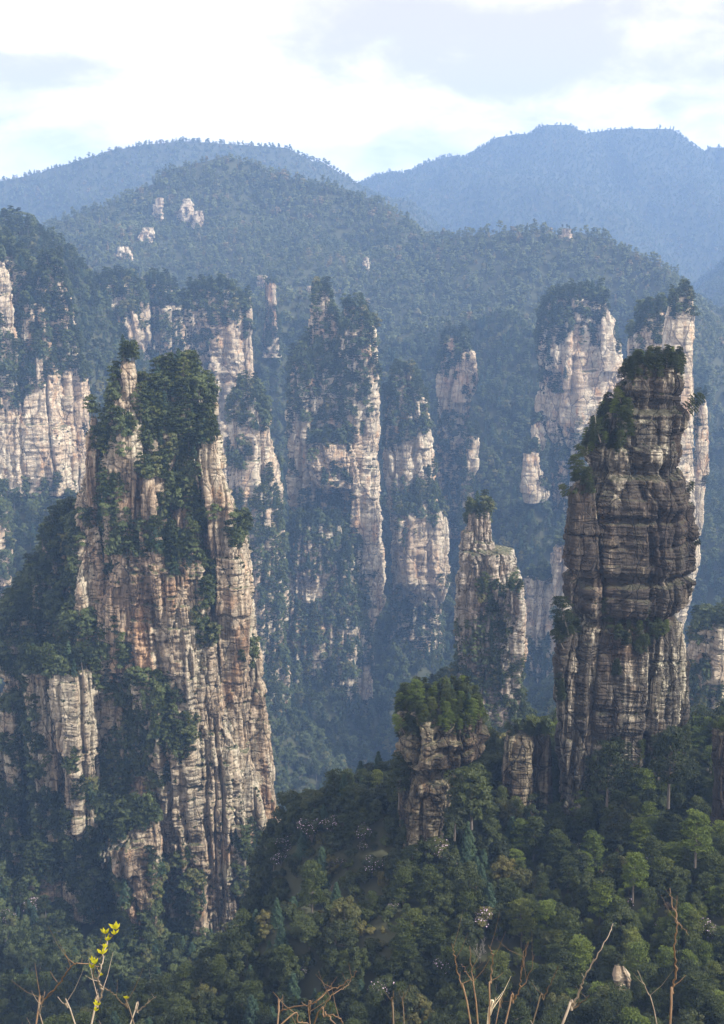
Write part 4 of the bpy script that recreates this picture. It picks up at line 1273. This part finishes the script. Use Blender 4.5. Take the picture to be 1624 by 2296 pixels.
# ------------------------------------------------------------------ woods as stuff: instances at real points
def wood(name, pts, scl_, idx, variants, label=None):
    """variants: list of (kind, lod, var)"""
    me = bpy.data.meshes.new(name)
    n = len(pts)
    me.vertices.add(n)
    me.vertices.foreach_set('co', np.ascontiguousarray(pts, dtype=np.float32).ravel())
    a = me.attributes.new('sc', 'FLOAT_VECTOR', 'POINT')
    s3 = np.stack([scl_ * rng.uniform(0.85, 1.15, n), scl_ * rng.uniform(0.85, 1.15, n), scl_ * rng.uniform(0.8, 1.3, n)], 1)
    a.data.foreach_set('vector', np.ascontiguousarray(s3, dtype=np.float32).ravel())
    a = me.attributes.new('rot', 'FLOAT_VECTOR', 'POINT')
    r3 = np.stack([rng.normal(0, 0.05, n), rng.normal(0, 0.05, n), rng.uniform(0, 6.28, n)], 1)
    a.data.foreach_set('vector', np.ascontiguousarray(r3, dtype=np.float32).ravel())
    a = me.attributes.new('vi', 'INT', 'POINT')
    a.data.foreach_set('value', np.ascontiguousarray(idx, dtype=np.int32))
    o = link(name, me)
    tag(o, kind='stuff')
    if label:
        tag(o, label, 'wood')
    ng = bpy.data.node_groups.new(name, 'GeometryNodeTree')
    ng.interface.new_socket('Geometry', in_out='INPUT', socket_type='NodeSocketGeometry')
    ng.interface.new_socket('Geometry', in_out='OUTPUT', socket_type='NodeSocketGeometry')
    N = ng.nodes.new
    L = ng.links.new
    gi, go = N('NodeGroupInput'), N('NodeGroupOutput')
    iop = N('GeometryNodeInstanceOnPoints')
    L(gi.outputs[0], iop.inputs['Points'])
    gti = N('GeometryNodeGeometryToInstance')
    # joining keeps the first link last, so link in reverse to keep the order
    for (kd, lod, var) in reversed(variants):
        cm, tm, ex = model(kd, lod, var)
        key = ('src', kd, lod, var)
        if key not in MESHES:
            jm = cm.copy() if cm else tm.copy()
            nm = 'tree_model'
            if cm is not None:
                V1 = np.empty(len(cm.vertices) * 3); cm.vertices.foreach_get('co', V1)
                V2 = np.empty(len(tm.vertices) * 3); tm.vertices.foreach_get('co', V2)
                F1 = np.empty(len(cm.loops), np.int32); cm.loops.foreach_get('vertex_index', F1)
                F2 = np.empty(len(tm.loops), np.int32); tm.loops.foreach_get('vertex_index', F2)
                V = np.concatenate([V1.reshape(-1, 3), V2.reshape(-1, 3)])
                F = np.concatenate([F1.reshape(-1, 4), F2.reshape(-1, 4) + len(cm.vertices)])
                fm = np.concatenate([np.zeros(len(F1) // 4), np.ones(len(F2) // 4)])
                jm = mesh_of(nm, V, F, [cm.materials[0], tm.materials[0]], fm=fm)
            MESHES[key] = bpy.data.objects.new(nm, jm)
        oi = N('GeometryNodeObjectInfo')
        oi.inputs['Object'].default_value = MESHES[key]
        oi.inputs['As Instance'].default_value = False
        g2i = N('GeometryNodeGeometryToInstance')
        L(oi.outputs['Geometry'], g2i.inputs[0])
        if len(variants) == 1:
            L(g2i.outputs[0], iop.inputs['Instance'])
        else:
            if 'jn' not in locals() or jn is None:
                jn = N('GeometryNodeJoinGeometry')
            L(g2i.outputs[0], jn.inputs[0])
    if len(variants) > 1:
        L(jn.outputs[0], iop.inputs['Instance'])
        iop.inputs['Pick Instance'].default_value = True
        na = N('GeometryNodeInputNamedAttribute')
        na.data_type = 'INT'
        na.inputs['Name'].default_value = 'vi'
        L(na.outputs[0], iop.inputs['Instance Index'])
    na = N('GeometryNodeInputNamedAttribute')
    na.data_type = 'FLOAT_VECTOR'
    na.inputs['Name'].default_value = 'sc'
    L(na.outputs[0], iop.inputs['Scale'])
    na = N('GeometryNodeInputNamedAttribute')
    na.data_type = 'FLOAT_VECTOR'
    na.inputs['Name'].default_value = 'rot'
    L(na.outputs[0], iop.inputs['Rotation'])
    L(iop.outputs[0], go.inputs[0])
    md = o.modifiers.new('woods', 'NODES')
    md.node_group = ng
    return o


KS = {'broad': (0, 4), 'pine': (4, 3), 'fir': (7, 2), 'shrub': (9, 2), 'bright': (11, 1), 'brown': (12, 1), 'flower': (9, 2), 'bare': (9, 2)}
VARS = [('broad', v) for v in range(4)] + [('pine', v) for v in range(3)] + [('fir', v) for v in range(2)] + [('shrub', v) for v in range(2)] + [('bright', 0), ('brown', 0)]
rest = ~ind
vi = np.zeros(nA, int)
for kd, (a0, nn_) in KS.items():
    mk = kind == kd
    vi[mk] = a0 + rng.integers(0, nn_, mk.sum())
mk = rest & (zc < 330)
wood('near_woods', ALL[mk, :3], scl[mk], vi[mk], [(k_, 0, v_) for k_, v_ in VARS], 'dense mixed wood filling the near slope between the single trees')
mk = rest & (zc >= 330)
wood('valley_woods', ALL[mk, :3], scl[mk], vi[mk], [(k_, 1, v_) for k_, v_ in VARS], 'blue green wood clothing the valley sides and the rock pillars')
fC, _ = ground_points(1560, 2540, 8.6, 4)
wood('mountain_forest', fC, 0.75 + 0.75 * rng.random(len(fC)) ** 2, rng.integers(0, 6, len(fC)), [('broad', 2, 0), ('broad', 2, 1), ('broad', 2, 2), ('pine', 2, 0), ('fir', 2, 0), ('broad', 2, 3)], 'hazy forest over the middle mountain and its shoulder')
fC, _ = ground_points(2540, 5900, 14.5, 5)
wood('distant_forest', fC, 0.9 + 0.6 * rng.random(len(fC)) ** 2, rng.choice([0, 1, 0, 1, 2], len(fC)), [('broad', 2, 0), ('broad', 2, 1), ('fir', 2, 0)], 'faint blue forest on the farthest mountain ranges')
print('COUNTS individuals', ind.sum(), 'mid', rest.sum(), 'far', len(fC))

# ------------------------------------------------------------------ bare twigs at the lookout's edge
def bark(name, ca, cb):
    return plain_material(name, ca, cb, 60.0, 0.7)


M_TW = {'orange': bark('orange_twig_bark', (0.07, 0.045, 0.03), (0.21, 0.14, 0.085)), 'grey': bark('grey_twig_bark', (0.11, 0.085, 0.06), (0.33, 0.28, 0.22)),
        'dark': bark('dark_twig_bark', (0.05, 0.04, 0.03), (0.12, 0.09, 0.06)), 'pale': bark('peeled_twig_bark', (0.45, 0.38, 0.27), (0.60, 0.52, 0.38))}
M_BUD = leaf_material('young_yellow_leaves', (0.30, 0.30, 0.02), (0.42, 0.40, 0.03), (0.36, 0.38, 0.03), 0.4)


def smooth_path(pts, n=7):
    pts = np.asarray(pts, float)
    out = []
    P = np.vstack([2 * pts[0] - pts[1], pts, 2 * pts[-1] - pts[-2]])
    for i_ in range(1, len(P) - 2):
        for t_ in np.linspace(0, 1, n, endpoint=False):
            a_, b_, c_, d_ = P[i_ - 1], P[i_], P[i_ + 1], P[i_ + 2]
            out.append(0.5 * (2 * b_ + (c_ - a_) * t_ + (2 * a_ - 5 * b_ + 4 * c_ - d_) * t_ ** 2 + (3 * b_ - a_ - 3 * c_ + d_) * t_ ** 3))
    out.append(P[-2])
    return np.array(out)


def twig(label, mat, Y, stems, name='bare_twig', buds=(), group=None):
    """stems: list of (plan points, width at foot, width at tip) in plan units; side stems are parts"""
    root = None
    for q, (pts, w0, w1) in enumerate(stems):
        rr = random.Random(q + len(label))
        W = [D(x, y, Y + 0.05 * q + 0.03 * math.sin(k_ * 1.3 + q)) for k_, (x, y) in enumerate(pts)]
        if pts[0][1] > 2280:                    # carry the foot on down to the ground below the frame
            d_ = W[0] - W[1]
            d_ = d_ / np.linalg.norm(d_) * 0.6 + np.array([0, 0, -0.5])
            W.insert(0, W[0] + d_ * 0.7)
        P = smooth_path(W)
        P += np.random.default_rng(q).normal(0, 0.0012, P.shape)
        m_ = len(P)
        r_ = np.linspace(w0, w1 * 0.7, m_) * 0.32 * Y / FD
        r_ = r_ * (1 + 0.35 * (np.arange(m_) % 9 == 4))
        g = Geo()
        g.tube(P, r_, 7)
        for k_ in range(6, m_ - 2, 5):
            d_ = np.array([rr.uniform(-1, 1), rr.uniform(-0.5, 0.5), rr.uniform(0.2, 1.2)])
            d_ /= np.linalg.norm(d_)
            ln_ = rr.choice([0.006, 0.010, 0.03, 0.07]) * Y / 2.2
            g.tube([P[k_], P[k_] + d_ * ln_ * 0.5, P[k_] + d_ * ln_ + np.array([0, 0, ln_ * 0.2])], [r_[k_] * 0.55, r_[k_] * 0.4, r_[k_] * 0.18], 5)
        me_ = mesh_of('stem', *g.arrays(), [M_TW[mat] if isinstance(mat, str) else mat[q]], smooth=True)
        if root is None:
            root = bpy.data.objects.new(name, None)
            col.objects.link(root)
            base = P[0]
            root.location = tuple(base)
            tag(root, label, 'twig', group)
        o_ = link('stem' if q == 0 else 'side_twig', me_, root, tuple(-base))
    for (x, y, s_) in buds:
        g = Geo()
        c_ = D(x, y, Y)
        for k_ in range(5):
            a_ = rng.uniform(-0.9, 0.9)
            L_ = s_ * Y / FD * rng.uniform(0.7, 1.2)
            tip = c_ + np.array([math.sin(a_) * L_, rng.uniform(-.4, .4) * L_, math.cos(a_) * L_])
            mid_ = (c_ + tip) / 2
            sd = np.array([math.cos(a_), 0.35, -math.sin(a_)]) * L_ * 0.17
            g.add([c_, mid_ + sd, tip, mid_ - sd], [(0, 1, 2, 3)])
        link('leaf_bud', mesh_of('leaf_bud', *g.arrays(), [M_BUD]), root, tuple(-base))
    return root


twig('upright twisted twig with bright yellow green leaf buds at lower left', [M_TW['grey'], M_TW['dark'], M_TW['orange']], 2.3, [
    ([(204, 2296), (218, 2260), (229, 2225), (221, 2194), (229, 2168), (233, 2137), (241, 2112), (236, 2092)], 9, 4),
    ([(243, 2222), (226, 2208), (210, 2185), (214, 2160), (232, 2140)], 5, 3),
    ([(241, 2112), (254, 2098), (263, 2082)], 4, 2)],
    name='budding_twig', buds=[(236, 2094, 20), (262, 2084, 24), (258, 2096, 16), (214, 2162, 18), (206, 2172, 16), (230, 2140, 18), (236, 2126, 14), (226, 2188, 14), (220, 2255, 16), (214, 2268, 14), (284, 2240, 14), (208, 2154, 14), (240, 2110, 16)])
twig('arching brown twig bending over to the budding twig at lower left', 'orange', 2.6, [
    ([(80, 2296), (93, 2251), (133, 2206), (160, 2168), (180, 2160), (224, 2167)], 8, 4),
    ([(93, 2252), (97, 2236), (101, 2220)], 4, 2.5),
    ([(160, 2168), (150, 2146), (143, 2128)], 3, 1.5)])
twig('short grey twig leaning left between arching twig and budding twig', 'grey', 2.5, [([(168, 2298), (150, 2261), (130, 2235)], 7, 4), ([(96, 2298), (90, 2270), (101, 2224)], 6, 4)])
twig('dark thin twig leaning from the budding twig toward its right foot', 'dark', 2.4, [([(300, 2298), (284, 2262), (262, 2236), (240, 2216)], 6, 4)])
twig('straight grey twig pointing up right beside the budding twig', 'grey', 2.5, [([(290, 2300), (308, 2272), (331, 2250), (352, 2234)], 7, 3)])
twig('curly orange brown twig reaching right with a forked tip, bottom centre', 'orange', 2.2, [
    ([(621, 2298), (626, 2272), (652, 2260), (696, 2253), (718, 2240), (735, 2222), (761, 2212), (787, 2194), (801, 2176)], 7, 4),
    ([(696, 2298), (695, 2275), (696, 2253)], 6, 5),
    ([(704, 2298), (728, 2279), (760, 2281), (771, 2298)], 7, 6),
    ([(727, 2266), (752, 2298)], 7, 6),
    ([(724, 2262), (745, 2230), (776, 2212), (787, 2196)], 4, 2.5),
    ([(628, 2298), (670, 2291), (694, 2298)], 8, 7)])
twig('leftmost stem of the fan of orange twigs, leaning left', 'orange', 2.1, [([(1054, 2298), (1033, 2209), (1021, 2152), (1015, 2117)], 9, 3)], group='fan of orange twigs')
twig('second stem of the orange twig fan, forked low down', 'orange', 2.2, [([(1070, 2298), (1059, 2194), (1054, 2121)], 9, 3), ([(1059, 2200), (1046, 2180), (1034, 2160)], 4, 2)], group='fan of orange twigs')
twig('third stem of the orange twig fan with a pale cut stub', [M_TW['orange'], M_TW['pale']], 2.1, [([(1095, 2298), (1100, 2200), (1105, 2147), (1097, 2120)], 9, 3), ([(1094, 2298), (1100, 2275), (1113, 2236)], 8, 7)], group='fan of orange twigs')
twig('tallest stem of the orange twig fan with a long forked right arm', 'orange', 2.2, [([(1131, 2298), (1150, 2250), (1165, 2219), (1171, 2175), (1186, 2111)], 8, 3), ([(1165, 2219), (1184, 2194), (1198, 2139)], 5, 2), ([(1171, 2175), (1174, 2140), (1182, 2116)], 3, 1.5)], group='fan of orange twigs')
twig('short orange twig between the taller stems of the fan', 'orange', 2.3, [([(1110, 2298), (1122, 2260), (1134, 2214)], 5, 2)], group='fan of orange twigs')
twig('dark knobbly twig leaning right, just right of the orange fan', 'dark', 2.4, [([(1192, 2298), (1219, 2240), (1240, 2195), (1253, 2168)], 7, 4)])
twig('long grey brown twig slanting up right with a dark side fork', [M_TW['grey'], M_TW['dark']], 2.3, [([(1259, 2298), (1281, 2266), (1300, 2222), (1317, 2181), (1353, 2121), (1377, 2070)], 12, 3), ([(1281, 2266), (1302, 2250), (1322, 2230)], 7, 4)])
twig('thin pale blurred twig leaning left near the bottom right', 'grey', 3.4, [([(1472, 2298), (1451, 2225), (1430, 2176)], 6, 3)])
twig('tall upright red brown twig at the far right rising highest', 'orange', 2.2, [([(1501, 2298), (1507, 2225), (1516, 2180), (1513, 2121), (1520, 2066), (1509, 2030), (1502, 1992)], 11, 3), ([(1519, 2066), (1530, 2078), (1544, 2096)], 4, 2), ([(1517, 2070), (1516, 2040), (1520, 2006)], 4, 2)])
twig('short dark stub twig right of the curly twig', 'dark', 2.5, [([(881, 2298), (880, 2262), (883, 2222)], 9, 6)])
twig('thin dark stub twig second right of the curly twig', 'dark', 2.6, [([(905, 2298), (903, 2260), (906, 2224)], 5, 3)])

# ------------------------------------------------------------------ the cloud that shades the near slope
def cloud_bank(name, centre, size, seed):
    n_, m_ = 90, 46
    th = np.linspace(0, 2 * np.pi, n_, endpoint=False)[None]
    ph = np.linspace(-np.pi / 2, np.pi / 2, m_)[:, None]
    X, Y_, Z = np.cos(ph) * np.cos(th), np.cos(ph) * np.sin(th), np.sin(ph) + 0 * th
    k_ = 1 + 0.28 * fbm(X * 2.2, Y_ * 2.2, Z * 2.2, 5, seed) + 0.10 * np.abs(fbm(X * 7, Y_ * 7, Z * 7, 3, seed + 3))
    V = np.stack([X * k_ * size[0], Y_ * k_ * size[1], Z * k_ * size[2]], -1).reshape(-1, 3)
    i_ = np.arange(m_ - 1)[:, None]
    j_ = np.arange(n_)[None]
    F = np.stack([i_ * n_ + j_, i_ * n_ + (j_ + 1) % n_, (i_ + 1) * n_ + (j_ + 1) % n_, (i_ + 1) * n_ + j_], -1).reshape(-1, 4)
    m, k, out = new_mat('cloud_vapour')
    b = k.n('ShaderNodeBsdfDiffuse')
    b.inputs['Color'].default_value = (0.92, 0.92, 0.93, 1)
    tr = k.n('ShaderNodeBsdfTranslucent')
    tr.inputs['Color'].default_value = (0.92, 0.92, 0.93, 1)
    ms = k.n('ShaderNodeMixShader')
    k.l(b.outputs[0], ms.inputs[1])
    k.l(tr.outputs[0], ms.inputs[2])
    k.l(ms.outputs[0], out.inputs['Surface'])
    tag(link(name, mesh_of(name, V, F, [m], smooth=True), None, centre), kind='structure')


to_sun = np.array([math.sin(SUN_AZ) * math.cos(SUN_EL), math.cos(SUN_AZ) * math.cos(SUN_EL), math.sin(SUN_EL)])
#cloud_bank('cloud', tuple(np.array([60.0, 100.0, -130.0]) + to_sun * 2300), (480, 170, 110), 77)

# ------------------------------------------------------------------ haze
HZ = dict(x=6500, y0=-80, y1=9700, z0=-900, z1=575)
v = np.array([(sx * HZ['x'], yy, zq) for zq in (HZ['z0'], HZ['z1']) for yy in (HZ['y0'], HZ['y1']) for sx in (-1, 1)])
f = [(0, 2, 3, 1), (4, 5, 7, 6), (0, 1, 5, 4), (2, 6, 7, 3), (0, 4, 6, 2), (1, 3, 7, 5)]
m, k, out = new_mat('haze_air')
pv = k.n('ShaderNodeVolumePrincipled')
pv.inputs['Color'].default_value = (0.30, 0.53, 1.0, 1)
pv.inputs['Density'].default_value = 0.00017
pv.inputs['Density Attribute'].default_value = ''
k.l(pv.outputs[0], out.inputs['Volume'])
tag(link('haze', mesh_of('haze', v, np.array(f), [m])), kind='stuff')
